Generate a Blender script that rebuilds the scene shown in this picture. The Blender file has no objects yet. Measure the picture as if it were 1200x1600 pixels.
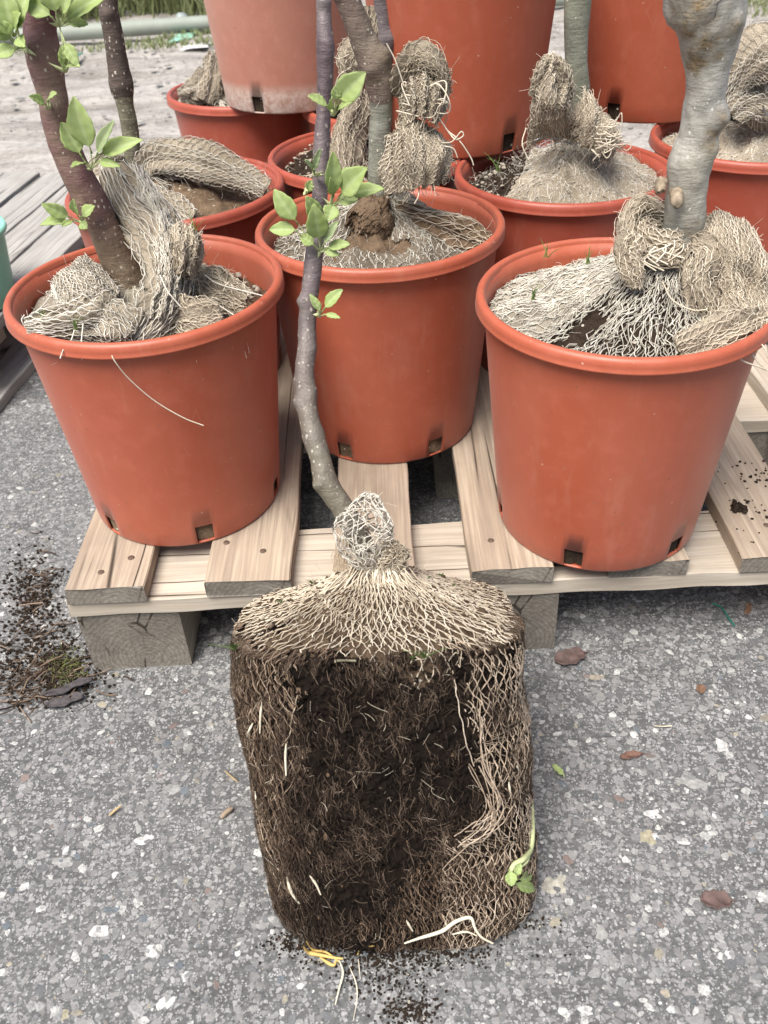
import bpy, math
import numpy as np
from mathutils import Vector
PI = math.pi
R = np.random.default_rng(7)
sc = bpy.context.scene
C = sc.collection

# ------------------------------------------------------------------ camera, sky, sun, exposure
CAM = (1400.33, 0.6568, -0.0519, 0.8615)          # focal (px of 1200x1600), depression, roll, height
cd = bpy.data.cameras.new('camera'); cam = bpy.data.objects.new('camera', cd); C.objects.link(cam)
cd.sensor_fit = 'VERTICAL'; cd.sensor_height = 36; cd.sensor_width = 27
cd.lens = 36 * CAM[0] / 1600; cd.clip_start = .02; cd.clip_end = 400
fw = np.array([0, math.cos(CAM[1]), -math.sin(CAM[1])]); rt = np.array([1., 0, 0]); up = np.cross(rt, fw)
rt, up = rt * math.cos(CAM[2]) + up * math.sin(CAM[2]), -rt * math.sin(CAM[2]) + up * math.cos(CAM[2])
from mathutils import Matrix
M = Matrix(((rt[0], up[0], -fw[0]), (rt[1], up[1], -fw[1]), (rt[2], up[2], -fw[2]))).to_4x4()
M.translation = (0, 0, CAM[3]); cam.matrix_world = M
cd.dof.use_dof = True; cd.dof.focus_distance = 1.02; cd.dof.aperture_fstop = 9.0
sc.camera = cam
sc.render.resolution_x, sc.render.resolution_y = 768, 1024

SUN_EL, SUN_AZ = math.radians(62), math.radians(215)   # azimuth clockwise from +Y
w = bpy.data.worlds.new('World'); sc.world = w; w.use_nodes = True
nt = w.node_tree; sky = nt.nodes.new('ShaderNodeTexSky'); sky.sky_type = 'NISHITA'; sky.sun_disc = False
sky.sun_elevation = SUN_EL; sky.sun_rotation = SUN_AZ; sky.air_density = 1.0; sky.dust_density = 5.0; sky.ozone_density = 1.0
bg = nt.nodes['Background']; nt.links.new(sky.outputs[0], bg.inputs[0]); bg.inputs[1].default_value = .085
sl = bpy.data.lights.new('sun', 'SUN'); sl.energy = 3.0; sl.angle = math.radians(36); sl.color = (1, .96, .91)
so = bpy.data.objects.new('sun', sl); C.objects.link(so)
sd = Vector((math.sin(SUN_AZ) * math.cos(SUN_EL), math.cos(SUN_AZ) * math.cos(SUN_EL), math.sin(SUN_EL)))
so.rotation_euler = sd.to_track_quat('Z', 'Y').to_euler(); so.location = (0, -3, 6)
sc.view_settings.view_transform = 'Standard'; sc.view_settings.look = 'None'
sc.view_settings.gamma = 1; sc.view_settings.exposure = .94

def ray(px, py): return fw + rt * (px - 600) / CAM[0] - up * (py - 800) / CAM[0]
def at(px, py, y):
    d = ray(px, py); return np.array([0, 0, CAM[3]]) + d * y / d[1]
def atz(px, py, z):
    d = ray(px, py); return np.array([0, 0, CAM[3]]) + d * (z - CAM[3]) / d[2]

# ------------------------------------------------------------------ helpers
def smooth_noise(P, scale, seed, n=14):
    """sum of random sines, vectorised: P (...,3) -> (...) in about -1..1"""
    r = np.random.default_rng(seed)
    k = r.normal(size=(n, 3)); k /= np.linalg.norm(k, axis=1)[:, None]
    k *= (scale * r.uniform(.6, 1.7, n))[:, None] * 2 * PI; ph = r.uniform(0, 2 * PI, n)
    return np.sin(P @ k.T + ph).sum(-1) / math.sqrt(n) * .9
def fbm(P, scale, seed, oct=3):
    o = 0; a = 1
    for i in range(oct): o = o + a * smooth_noise(P, scale * 2 ** i, seed + i * 17, 10); a *= .5
    return o / 1.6
def catmull(P, n):
    """P (k,d) -> smooth resample to n points"""
    P = np.asarray(P, float); k = len(P)
    Q = np.vstack([2 * P[0] - P[1], P, 2 * P[-1] - P[-2]])
    t = np.linspace(0, k - 1 - 1e-9, n); i = t.astype(int); f = (t - i)[:, None]
    a, b, c, d = Q[i], Q[i + 1], Q[i + 2], Q[i + 3]
    return .5 * ((2 * b) + (-a + c) * f + (2 * a - 5 * b + 4 * c - d) * f ** 2 + (-a + 3 * b - 3 * c + d) * f ** 3)

def link_mesh(name, V, F, mat, parent=None, smooth=True, tint=None, col=None):
    """F (n,4) quads or (n,3) tris numpy, or list of lists"""
    me = bpy.data.meshes.new(name); V = np.asarray(V, np.float32)
    if isinstance(F, np.ndarray):
        n, k = F.shape
        me.vertices.add(len(V)); me.vertices.foreach_set('co', V.ravel())
        me.loops.add(n * k); me.loops.foreach_set('vertex_index', F.astype(np.int32).ravel())
        me.polygons.add(n); me.polygons.foreach_set('loop_start', np.arange(0, n * k, k, dtype=np.int32))
        try: me.polygons.foreach_set('loop_total', np.full(n, k, np.int32))
        except Exception: pass
        me.update(calc_edges=True)
    else: me.from_pydata([tuple(map(float, v)) for v in V], [], F)
    me.polygons.foreach_set('use_smooth', np.full(len(me.polygons), smooth))
    if tint is not None:
        a = me.attributes.new('tint', 'FLOAT', 'POINT'); a.data.foreach_set('value', np.asarray(tint, np.float32).ravel())
    if col is not None:
        a = me.attributes.new('chipcol', 'FLOAT_COLOR', 'POINT'); a.data.foreach_set('color', np.asarray(col, np.float32).ravel())
    me.validate(clean_customdata=False)
    for m in (mat if isinstance(mat, (list, tuple)) else [mat]): me.materials.append(m)
    o = bpy.data.objects.new(name, me); C.objects.link(o)
    if parent is not None:
        o.parent = parent; o.matrix_parent_inverse = Matrix.Translation(-parent.location)
    return o
def tag(o, label=None, cat=None, group=None, kind=None):
    if label: o['label'] = label
    if cat: o['category'] = cat
    if group: o['group'] = group
    if kind: o['kind'] = kind
    return o
def thing(name, loc, label, cat, group=None):
    o = bpy.data.objects.new(name, None); C.objects.link(o); o.location = tuple(map(float, loc)); o.empty_display_size = .05
    return tag(o, label, cat, group)
def empty_part(name, parent, loc):
    o = bpy.data.objects.new(name, None); C.objects.link(o); o.empty_display_size = .02
    o.parent = parent; o.location = tuple(float(a - b) for a, b in zip(loc, parent.location)); return o

class Geo:
    """collects pieces into one mesh"""
    def __init__(s): s.V = []; s.F = []; s.T = []; s.n = 0
    def add(s, V, F, t=.5):
        V = np.asarray(V, float).reshape(-1, 3); s.V.append(V); s.F.append(np.asarray(F) + s.n)
        s.T.append(np.broadcast_to(np.asarray(t, float).ravel() if np.ndim(t) else t, (len(V),))); s.n += len(V)
    def tubes(s, P, rad, sides=3, t=.5, mask=None, cap=False):
        """P (M,N,3) strands"""
        P = np.asarray(P, float)
        if P.ndim == 2: P = P[None]
        Mn, N, _ = P.shape
        T = np.gradient(P, axis=1); T /= np.linalg.norm(T, axis=2, keepdims=True) + 1e-12
        ref = np.array([.31, .47, .83]); A = np.cross(T, ref); ln = np.linalg.norm(A, axis=2, keepdims=True)
        A /= ln + 1e-9; B = np.cross(T, A)
        rad = np.broadcast_to(np.asarray(rad, float), (Mn, N))
        an = np.arange(sides) * 2 * PI / sides
        V = P[:, :, None] + rad[:, :, None, None] * (A[:, :, None] * np.cos(an)[:, None] + B[:, :, None] * np.sin(an)[:, None])
        idx = np.arange(Mn * N * sides).reshape(Mn, N, sides)
        a = idx[:, :-1]; b = np.roll(a, -1, 2); c = np.roll(idx[:, 1:], -1, 2); d = idx[:, 1:]
        F = np.stack([a, b, c, d], -1)
        if mask is not None: F = F[(mask[:, :-1] & mask[:, 1:])]
        tt = np.broadcast_to(np.asarray(t, float).reshape(-1, 1, 1) if np.ndim(t) == 1 else t, (Mn, N, sides))
        s.add(V.reshape(-1, 3), F.reshape(-1, 4), tt.reshape(-1))
    def build(s, name, mat, parent=None, smooth=True):
        return link_mesh(name, np.vstack(s.V), np.vstack(s.F), mat, parent, smooth, tint=np.concatenate(s.T))

def surf_grid(S, nu, nv, u0=0, u1=1, v0=0, v1=1):
    u, v = np.meshgrid(np.linspace(u0, u1, nu), np.linspace(v0, v1, nv), indexing='ij')
    P = S(u, v); idx = np.arange(nu * nv).reshape(nu, nv)
    F = np.stack([idx[:-1, :-1], idx[1:, :-1], idx[1:, 1:], idx[:-1, 1:]], -1).reshape(-1, 4)
    return P.reshape(-1, 3), F, u.ravel(), v.ravel()
def normals(S, u, v, e=2e-3):
    a = S(u + e, v) - S(u - e, v); b = S(u, v + e) - S(u, v - e)
    n = np.cross(a, b); return n / (np.linalg.norm(n, axis=-1, keepdims=True) + 1e-12)

def net(geo, S, nu, nv, seed, rad=.0006, amp=.42, warp=.6, lift=.0012, mask=None, sub=4, jit=.0004, side=1, two=False, wscale=1.5, flare=0):
    """knitted jute net: neighbouring yarns zigzag and touch, giving elongated diamonds"""
    r = np.random.default_rng(seed)
    i = np.arange(nu)[:, None]; N = nv * sub + 1; vv = np.linspace(0, nv, N)[None]
    ph = r.uniform(-.12, .12, (nu, 1))
    z = np.sin(PI * (vv + ph)); z = np.tanh(2.0 * z) / .96
    U = i + .5 + amp * np.where(i % 2 == 0, 1, -1) * z
    if two: U = i + .5 + vv * np.where(i % 2 == 0, .5, -.5) + .16 * np.sin(PI * vv / 2 + ph * 9)
    V = np.broadcast_to(vv, U.shape).copy()
    q = np.stack([U / nu, V / nv, np.zeros_like(U)], -1)
    U = U + warp * smooth_noise(q, wscale * 2, seed + 1) + warp * .35 * smooth_noise(q, wscale * 7, seed + 2) + r.normal(0, .05, U.shape)
    V = V + warp * .5 * smooth_noise(q, wscale * 2, seed + 3)
    u, v = U / nu, np.clip(V / nv, -.02, 1.02 + flare)
    P = S(u, v); n = normals(S, u, v)
    P = P + side * n * (lift * (1 + .8 * smooth_noise(q * [nu, nv, 0], .5, seed + 4)))[..., None]
    P = P + r.normal(0, jit, P.shape)
    m = mask(u, v) if mask is not None else None
    geo.tubes(P, rad * r.uniform(.75, 1.3, (nu, 1)), 3, t=np.clip(r.normal(.5, .22, nu), 0, 1), mask=m)

def cross_ties(geo, S, nu, nv, seed, rad, n, lift=.002, length=1.6, mask=None):
    """short loose yarns lying across the net"""
    r = np.random.default_rng(seed); u0 = r.uniform(0, 1, n); v0 = r.uniform(0, 1, n)
    a = r.uniform(0, 2 * PI, n); L = r.uniform(.4, length, n)
    t = np.linspace(-1, 1, 7)[None]
    bend = r.normal(0, .8, n)[:, None]
    u = u0[:, None] + (np.cos(a)[:, None] * t * L[:, None] + bend * t * t * .6) / nu * 2
    v = np.clip(v0[:, None] + (np.sin(a)[:, None] * t * L[:, None]) / nv * 2, 0, 1)
    P = S(u, v) + normals(S, u, v) * (lift * r.uniform(.5, 2.2, (n, 1)) * (1 + .6 * t * r.normal(0, 1, (n, 1))))[..., None]
    geo.tubes(P, rad * r.uniform(.6, 1.1, (n, 1)), 3, t=np.clip(r.normal(.55, .25, n), 0, 1), mask=(mask(u, v) if mask is not None else None))

def fuzz(geo, S, n, seed, length=.012, rad=.00018, lift=.004):
    """fine stray fibres standing off a surface"""
    r = np.random.default_rng(seed); u = r.uniform(0, 1, n); v = r.uniform(0, 1, n)
    p = S(u, v); nn = normals(S, u, v); d = r.normal(size=(n, 3)); d /= np.linalg.norm(d, axis=1)[:, None]
    d2 = r.normal(size=(n, 3)); t = np.linspace(0, 1, 5)[None, :, None]; L = (length * r.uniform(.4, 1.5, n))[:, None, None]
    P = p[:, None] + nn[:, None] * lift * t * r.uniform(-.4, 1, (n, 1, 1)) + d[:, None] * L * t + d2[:, None] * L * .4 * t * t
    geo.tubes(P, rad, 3, t=r.uniform(.3, 1, n))

def rope_surface(pts, flat=.6, seed=1, wr=.22):
    """pts [(x,y,z,r)...] crumpled roll of cloth; returns S(u around, v along)"""
    K = np.asarray(pts, float); D = catmull(K, 200)
    r = np.random.default_rng(seed); ph = r.uniform(0, 6.3, 6); tw = r.uniform(-2, 2)
    T = np.gradient(D[:, :3], axis=0); T /= np.linalg.norm(T, axis=1)[:, None]
    A = np.cross(T, [0.2, -.9, .35]); A /= np.linalg.norm(A, axis=1)[:, None]; B = np.cross(T, A)
    def S(u, v):
        x = np.clip(v, 0, 1) * 199; i = np.minimum(x.astype(int), 198); f = (x - i)[..., None]
        c = D[i] * (1 - f) + D[i + 1] * f; a = A[i] * (1 - f) + A[i + 1] * f; b = B[i] * (1 - f) + B[i + 1] * f
        th = 2 * PI * u + tw * v
        w_ = 1 + wr * np.sin(3 * th + ph[0] + 1.6 * v) + wr * .7 * np.sin(5 * th + ph[1] - 2.2 * v) + wr * .55 * np.sin(10 * th + ph[4] + 1.5 * np.sin(3 * v + ph[5]))
        w_ = np.maximum(w_, .3)
        rr = c[..., 3] * w_ * (1 + .09 * np.sin(11 * v + ph[3]))
        return c[..., :3] + a * (np.cos(th) * rr)[..., None] + b * (np.sin(th) * rr * flat)[..., None]
    return S
def sheet_surface(rows, seed=1, wr=.003, wf=14, folds=3.2):
    """rows: grid of control points [[(x,y,z)..]..] -> S(u across rows, v along)"""
    G = np.asarray(rows, float); a, b, _ = G.shape
    A = np.stack([catmull(G[i], 60) for i in range(a)])            # a x 60
    A = np.stack([catmull(A[:, j], 60) for j in range(60)], 1)     # 60 x 60
    def S(u, v):
        x = np.clip(u, 0, 1) * 59; y = np.clip(v, 0, 1) * 59
        i = np.minimum(x.astype(int), 58); j = np.minimum(y.astype(int), 58); f = (x - i)[..., None]; g = (y - j)[..., None]
        P = A[i, j] * (1 - f) * (1 - g) + A[i + 1, j] * f * (1 - g) + A[i, j + 1] * (1 - f) * g + A[i + 1, j + 1] * f * g
        q = np.stack([u * 1.3, v * .9, 0 * u], -1); ph = 2.2 * smooth_noise(q, .8, seed + 4)
        f_ = wr * (np.sin(2 * PI * folds * u + ph + seed) + .5 * np.sin(2 * PI * folds * 2.3 * u - ph * 1.5)) * (.35 + .65 * v)
        return P + f_[..., None] * np.array([.25, -.8, .55]) + .0012 * np.stack([smooth_noise(P, 30, seed), smooth_noise(P, 30, seed + 1), smooth_noise(P, 30, seed + 2)], -1)
    return S
def arcade(pts): return [tuple(at(p[0], p[1], p[2])) + ((p[3],) if len(p) > 3 else ()) for p in pts]

# ------------------------------------------------------------------ materials
def mat(name, rough=.8, spec=.3):
    m = bpy.data.materials.new(name); m.use_nodes = True; b = m.node_tree.nodes['Principled BSDF']
    b.inputs['Roughness'].default_value = rough; b.inputs['Specular IOR Level'].default_value = spec
    return m, m.node_tree, b
def N(nt, t, **k):
    n = nt.nodes.new(t)
    for a, v in k.items():
        if a in ('scale', 'detail', 'rough', 'dist', 'rand'):
            n.inputs[{'scale': 'Scale', 'detail': 'Detail', 'rough': 'Roughness', 'dist': 'Distortion', 'rand': 'Randomness'}[a]].default_value = v
        else: setattr(n, a, v)
    return n
def ramp(nt, src, stops):
    n = nt.nodes.new('ShaderNodeValToRGB'); e = n.color_ramp.elements
    e[0].position, e[0].color = stops[0][0], (*stops[0][1], 1); e[1].position, e[1].color = stops[-1][0], (*stops[-1][1], 1)
    for p, c in stops[1:-1]: x = e.new(p); x.color = (*c, 1)
    nt.links.new(src, n.inputs[0]); return n.outputs[0]
def g(v): return (v, v, v)
def mix(nt, fac, a, b, mode='MIX'):
    n = nt.nodes.new('ShaderNodeMix'); n.data_type = 'RGBA'; n.blend_type = mode
    for s, i in ((fac, 0), (a, 6), (b, 7)):
        if isinstance(s, (int, float)): n.inputs[i].default_value = s
        elif isinstance(s, tuple): n.inputs[i].default_value = (*s, 1)
        else: nt.links.new(s, n.inputs[i])
    return n.outputs[2]
def bump(nt, b, h, strength=.3, dist=.002, prev=None):
    n = nt.nodes.new('ShaderNodeBump'); n.inputs['Strength'].default_value = strength; n.inputs['Distance'].default_value = dist
    nt.links.new(h, n.inputs['Height'])
    if prev is not None: nt.links.new(prev, n.inputs['Normal'])
    nt.links.new(n.outputs[0], b.inputs['Normal']); return n.outputs[0]
def coords(nt, scale=None, out='Object', rot=None):
    t = nt.nodes.new('ShaderNodeTexCoord')
    if scale is None: return t.outputs[out]
    m = nt.nodes.new('ShaderNodeMapping'); m.inputs['Scale'].default_value = scale
    if rot: m.inputs['Rotation'].default_value = rot
    nt.links.new(t.outputs[out], m.inputs[0]); return m.outputs[0]
def noise(nt, co, scale, detail=4, rough=.6, dist=0):
    n = N(nt, 'ShaderNodeTexNoise', scale=scale, detail=detail, rough=rough, dist=dist); nt.links.new(co, n.inputs['Vector']); return n.outputs['Fac']
def voro(nt, co, scale, feature='F1', out='Distance', rand=1):
    n = nt.nodes.new('ShaderNodeTexVoronoi'); n.feature = feature; n.inputs['Scale'].default_value = scale; n.inputs['Randomness'].default_value = rand
    nt.links.new(co, n.inputs['Vector']); return n.outputs[out]

def yarn_mat(name, lo, mid, hi, trans=0.0):
    m, nt, b = mat(name, .95, .15)
    a = nt.nodes.new('ShaderNodeAttribute'); a.attribute_name = 'tint'
    co = coords(nt); n1 = noise(nt, co, 30, 3); n2 = noise(nt, co, 300, 2)
    s = nt.nodes.new('ShaderNodeMath'); s.operation = 'MULTIPLY_ADD'; nt.links.new(n1, s.inputs[0]); s.inputs[1].default_value = 1.1
    nt.links.new(a.outputs['Fac'], s.inputs[2])
    s2 = nt.nodes.new('ShaderNodeMath'); s2.operation = 'MULTIPLY_ADD'; nt.links.new(n2, s2.inputs[0]); s2.inputs[1].default_value = .35; nt.links.new(s.outputs[0], s2.inputs[2])
    s3 = nt.nodes.new('ShaderNodeMath'); s3.operation = 'MULTIPLY'; nt.links.new(s2.outputs[0], s3.inputs[0]); s3.inputs[1].default_value = .52
    nt.links.new(ramp(nt, s3.outputs[0], [(.3, lo), (.62, mid), (.9, hi)]), b.inputs['Base Color'])
    return m
YW = yarn_mat('jute_weathered', (.26, .235, .19), (.55, .515, .44), (.72, .69, .61))
YG = yarn_mat('jute_grey', (.22, .20, .16), (.47, .445, .38), (.65, .625, .55))
YT = yarn_mat('jute_tan', (.26, .215, .155), (.55, .48, .375), (.72, .66, .54))
YC = yarn_mat('jute_cream', (.26, .20, .135), (.51, .44, .335), (.70, .63, .51))
YB = yarn_mat('jute_brown', (.045, .028, .018), (.13, .088, .06), (.31, .23, .16))
YM = yarn_mat('jute_soiled', (.10, .07, .046), (.27, .20, .145), (.48, .39, .29))
YR = yarn_mat('jute_pinkish', (.17, .125, .09), (.43, .34, .255), (.62, .53, .42))
YF = yarn_mat('root_fibre', (.016, .011, .008), (.06, .042, .03), (.23, .17, .125))
def cloth_mat(name, lo, hi, fs=900):
    m, nt, b = mat(name, 1, .1); co = coords(nt)
    n1 = noise(nt, co, 14, 4); n2 = noise(nt, co, fs, 2); v = voro(nt, co, 420)
    k = nt.nodes.new('ShaderNodeMath'); k.operation = 'MULTIPLY'; nt.links.new(n1, k.inputs[0]); nt.links.new(n2, k.inputs[1])
    nt.links.new(ramp(nt, k.outputs[0], [(.12, lo), (.42, hi)]), b.inputs['Base Color'])
    x = bump(nt, b, n2, .6, .0015); bump(nt, b, v, .5, .002, x); return m
CB = cloth_mat('cloth_backing', (.17, .14, .10), (.44, .385, .30))
CG = cloth_mat('cloth_backing_grey', (.16, .14, .11), (.43, .39, .315))
def soil_mat(name, lo, hi, dots=.0, dotc=(.5, .46, .38)):
    m, nt, b = mat(name, 1, .15); co = coords(nt)
    n1 = noise(nt, co, 60, 6, .75); n2 = noise(nt, co, 700, 3, .7)
    c = ramp(nt, n1, [(.3, lo), (.72, hi)])
    c = mix(nt, ramp(nt, n2, [(.45, g(0)), (.75, g(.6))]), c, hi)
    if dots:
        r_ = voro(nt, co, 160, out='Color'); d = voro(nt, co, 160)
        s = nt.nodes.new('ShaderNodeSeparateColor'); nt.links.new(r_, s.inputs[0])
        gt = nt.nodes.new('ShaderNodeMath'); gt.operation = 'GREATER_THAN'; nt.links.new(s.outputs[0], gt.inputs[0]); gt.inputs[1].default_value = 1 - dots
        lt = nt.nodes.new('ShaderNodeMath'); lt.operation = 'LESS_THAN'; nt.links.new(d, lt.inputs[0]); lt.inputs[1].default_value = .28
        mm = nt.nodes.new('ShaderNodeMath'); mm.operation = 'MULTIPLY'; nt.links.new(gt.outputs[0], mm.inputs[0]); nt.links.new(lt.outputs[0], mm.inputs[1])
        c = mix(nt, mm.outputs[0], c, dotc)
    nt.links.new(c, b.inputs['Base Color'])
    x = bump(nt, b, n1, .9, .006); bump(nt, b, n2, .8, .0015, x); return m
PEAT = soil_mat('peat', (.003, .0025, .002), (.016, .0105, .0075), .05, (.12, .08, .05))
SOILD = soil_mat('dark_soil', (.010, .007, .005), (.055, .038, .026), .10)
SOILB = soil_mat('brown_soil', (.07, .045, .028), (.24, .17, .11), .08)

def pot_mat(name, base, faded, fade_amt, dust=.15, scale_line=False):
    m, nt, b = mat(name, .42, .5); co = coords(nt); b.inputs['Sheen Weight'].default_value = .08; b.inputs['Sheen Roughness'].default_value = .45; b.inputs['Sheen Tint'].default_value = (1, .85, .8, 1)
    n1 = noise(nt, co, 7, 4, .6); n2 = noise(nt, co, 40, 5, .7)
    c = mix(nt, ramp(nt, n1, [(.3, g(0)), (.75, g(fade_amt))]), base, faded)
    lite = tuple(min(1, x * 1.35 + .05) for x in base)
    c = mix(nt, ramp(nt, n2, [(.48, g(0)), (.8, g(dust * 2.2))]), c, lite)
    # fine scratches and specks
    v = voro(nt, co, 260); c = mix(nt, ramp(nt, v, [(.03, g(.45)), (.07, g(0))]), c, (.75, .5, .38))
    vc = voro(nt, coords(nt, (1, 1, .35)), 38, 'DISTANCE_TO_EDGE'); n3 = noise(nt, co, 16, 2)
    k = nt.nodes.new('ShaderNodeMath'); k.operation = 'MULTIPLY'; nt.links.new(ramp(nt, vc, [(.004, g(1)), (.012, g(0))]), k.inputs[0]); nt.links.new(ramp(nt, n3, [(.62, g(0)), (.7, g(.25))]), k.inputs[1])
    c = mix(nt, k.outputs[0], c, (.62, .38, .28))
    # dirt splashes near the foot
    sx = nt.nodes.new('ShaderNodeSeparateXYZ'); nt.links.new(coords(nt, (1, 1, .295), 'Generated'), sx.inputs[0])
    zr = ramp(nt, sx.outputs[2], [(.0, g(.9)), (.07, g(0))]); n4 = noise(nt, co, 55, 5, .8)
    kk = nt.nodes.new('ShaderNodeMath'); kk.operation = 'MULTIPLY'; nt.links.new(zr, kk.inputs[0]); nt.links.new(ramp(nt, n4, [(.5, g(0)), (.75, g(.5))]), kk.inputs[1])
    c = mix(nt, kk.outputs[0], c, (.16, .09, .055))
    c = mix(nt, ramp(nt, noise(nt, coords(nt, (1, 1, .22)), 26, 5, .75), [(.55, g(0)), (.8, g(.28))]), c, (.50, .27, .19))
    vd = voro(nt, co, 90); vcc = voro(nt, co, 90, out='Color'); sg = nt.nodes.new('ShaderNodeSeparateColor'); nt.links.new(vcc, sg.inputs[0])
    kq = nt.nodes.new('ShaderNodeMath'); kq.operation = 'MULTIPLY'; nt.links.new(ramp(nt, vd, [(.07, g(.85)), (.12, g(0))]), kq.inputs[0]); nt.links.new(ramp(nt, sg.outputs[0], [(.80, g(0)), (.82, g(1))]), kq.inputs[1])
    c = mix(nt, kq.outputs[0], c, mix(nt, sg.outputs[1], (.10, .05, .03), (.62, .42, .32)))
    if scale_line:   # lime scale band around the foot
        ad = nt.nodes.new('ShaderNodeMath'); ad.operation = 'MULTIPLY_ADD'; nt.links.new(n4, ad.inputs[0]); ad.inputs[1].default_value = -.035; nt.links.new(sx.outputs[2], ad.inputs[2])
        c = mix(nt, ramp(nt, ad.outputs[0], [(.016, g(.95)), (.034, g(0))]), c, mix(nt, ramp(nt, n4, [(.4, g(0)), (.62, g(1))]), (.62, .52, .46), (.40, .24, .18)))
        c = mix(nt, ramp(nt, n4, [(.55, g(0)), (.8, g(.2))]), c, (.55, .45, .4))
    nt.links.new(c, b.inputs['Base Color'])
    nt.links.new(ramp(nt, n2, [(.3, g(.38)), (.8, g(.58))]), b.inputs['Roughness'])
    bump(nt, b, noise(nt, co, 500, 2), .12, .0006)
    return m
POT = pot_mat('terracotta_plastic', (.365, .082, .040), (.40, .112, .062), .6)
POTD = pot_mat('terracotta_plastic_red', (.32, .064, .036), (.36, .085, .052), .5)
POTF = pot_mat('faded_terracotta_plastic', (.41, .165, .115), (.46, .24, .18), .9, .2, True)

def wood_mat(name, a, b_, c_, dirt=(.12, .09, .07), ringscale=1.0, dirtamt=.35, grey=None):
    """long grain along local Y"""
    m, nt, b = mat(name, .85, .2)
    oi = nt.nodes.new('ShaderNodeObjectInfo'); tc = nt.nodes.new('ShaderNodeTexCoord')
    ad = nt.nodes.new('ShaderNodeVectorMath'); ad.operation = 'MULTIPLY_ADD'
    nt.links.new(oi.outputs['Random'], ad.inputs[0]); ad.inputs[1].default_value = (3.1, 7.7, 5.3); nt.links.new(tc.outputs['Object'], ad.inputs[2])
    def mp(s):
        x = nt.nodes.new('ShaderNodeMapping'); x.inputs['Scale'].default_value = s; nt.links.new(ad.outputs[0], x.inputs[0]); return x.outputs[0]
    n1 = noise(nt, mp((1, .045, .5)), 75 * ringscale, 1, .3, .25); n2 = noise(nt, mp((1, .02, .6)), 260, 4, .6); n3 = noise(nt, mp((1, .5, 1)), 12, 4)
    c = ramp(nt, n1, [(.32, b_), (.44, a), (.55, b_), (.66, a), (.78, b_)])
    c = mix(nt, ramp(nt, n2, [(.35, g(.75)), (.6, g(0))]), c, c_)
    c = mix(nt, ramp(nt, n3, [(.45, g(0)), (.8, g(dirtamt))]), c, dirt)
    kd = voro(nt, mp((1, .75, .3)), 10); kc = voro(nt, mp((1, .75, .3)), 10, out='Color'); ks = nt.nodes.new('ShaderNodeSeparateColor'); nt.links.new(kc, ks.inputs[0])
    kk = nt.nodes.new('ShaderNodeMath'); kk.operation = 'MULTIPLY'; nt.links.new(ramp(nt, kd, [(.045, g(.9)), (.10, g(0))]), kk.inputs[0]); nt.links.new(ramp(nt, ks.outputs[0], [(.6, g(0)), (.62, g(1))]), kk.inputs[1])
    c = mix(nt, kk.outputs[0], c, (.13, .085, .055))
    cr = voro(nt, mp((1, .035, .3)), 26, 'DISTANCE_TO_EDGE'); gate = noise(nt, mp((1, .3, 1)), 9, 2)
    k = nt.nodes.new('ShaderNodeMath'); k.operation = 'MULTIPLY'; nt.links.new(ramp(nt, cr, [(.006, g(1)), (.026, g(0))]), k.inputs[0]); nt.links.new(ramp(nt, gate, [(.50, g(0)), (.58, g(.9))]), k.inputs[1])
    c = mix(nt, k.outputs[0], c, (.03, .022, .016))
    if grey: c = mix(nt, ramp(nt, noise(nt, mp((1, .3, 1)), 6, 4), [(.3, g(.2)), (.7, g(.8))]), c, grey)
    nt.links.new(c, b.inputs['Base Color'])
    x = bump(nt, b, n1, .35, .002); x = bump(nt, b, n2, .5, .0012, x)
    inv = nt.nodes.new('ShaderNodeMath'); inv.operation = 'SUBTRACT'; inv.inputs[0].default_value = 1; nt.links.new(k.outputs[0], inv.inputs[1])
    bump(nt, b, inv.outputs[0], .8, .002, x); return m
WD = wood_mat('deck_wood', (.43, .36, .275), (.35, .28, .21), (.25, .20, .155), dirtamt=.5)
WL = wood_mat('pale_wood', (.50, .45, .375), (.43, .375, .30), (.33, .285, .23), ringscale=.7, dirtamt=.2)
WG = wood_mat('grey_wood', (.40, .39, .36), (.33, .32, .30), (.22, .21, .195), dirtamt=.3)
def endgrain(name, a, b_):
    m, nt, b = mat(name, .95, .1); co = coords(nt)
    wv = nt.nodes.new('ShaderNodeTexWave'); wv.wave_type = 'RINGS'; wv.rings_direction = 'Y'; wv.inputs['Scale'].default_value = 55; wv.inputs['Distortion'].default_value = 5; wv.inputs['Detail'].default_value = 4; wv.inputs['Detail Scale'].default_value = 1.6
    mp_ = nt.nodes.new('ShaderNodeMapping'); mp_.inputs['Location'].default_value = (-.012, 0, .03); nt.links.new(co, mp_.inputs[0]); nt.links.new(mp_.outputs[0], wv.inputs['Vector']); n = noise(nt, co, 160, 5, .75); n2 = noise(nt, co, 14, 4)
    c = ramp(nt, wv.outputs['Fac'], [(.1, tuple(.45 * x + .55 * y for x, y in zip(b_, a))), (.5, a)])
    c = mix(nt, ramp(nt, n, [(.35, g(.7)), (.6, g(0))]), c, b_)
    c = mix(nt, ramp(nt, n2, [(.4, g(0)), (.75, g(.55))]), c, tuple(x * .5 for x in b_))
    cr = voro(nt, coords(nt, (1, .2, .6)), 20, 'DISTANCE_TO_EDGE'); gate = noise(nt, co, 20, 2)
    k = nt.nodes.new('ShaderNodeMath'); k.operation = 'MULTIPLY'; nt.links.new(ramp(nt, cr, [(.008, g(1)), (.03, g(0))]), k.inputs[0]); nt.links.new(ramp(nt, gate, [(.5, g(0)), (.6, g(.9))]), k.inputs[1])
    c = mix(nt, k.outputs[0], c, (.03, .025, .02))
    nt.links.new(c, b.inputs['Base Color']); bump(nt, b, n, .8, .002); return m
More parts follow.
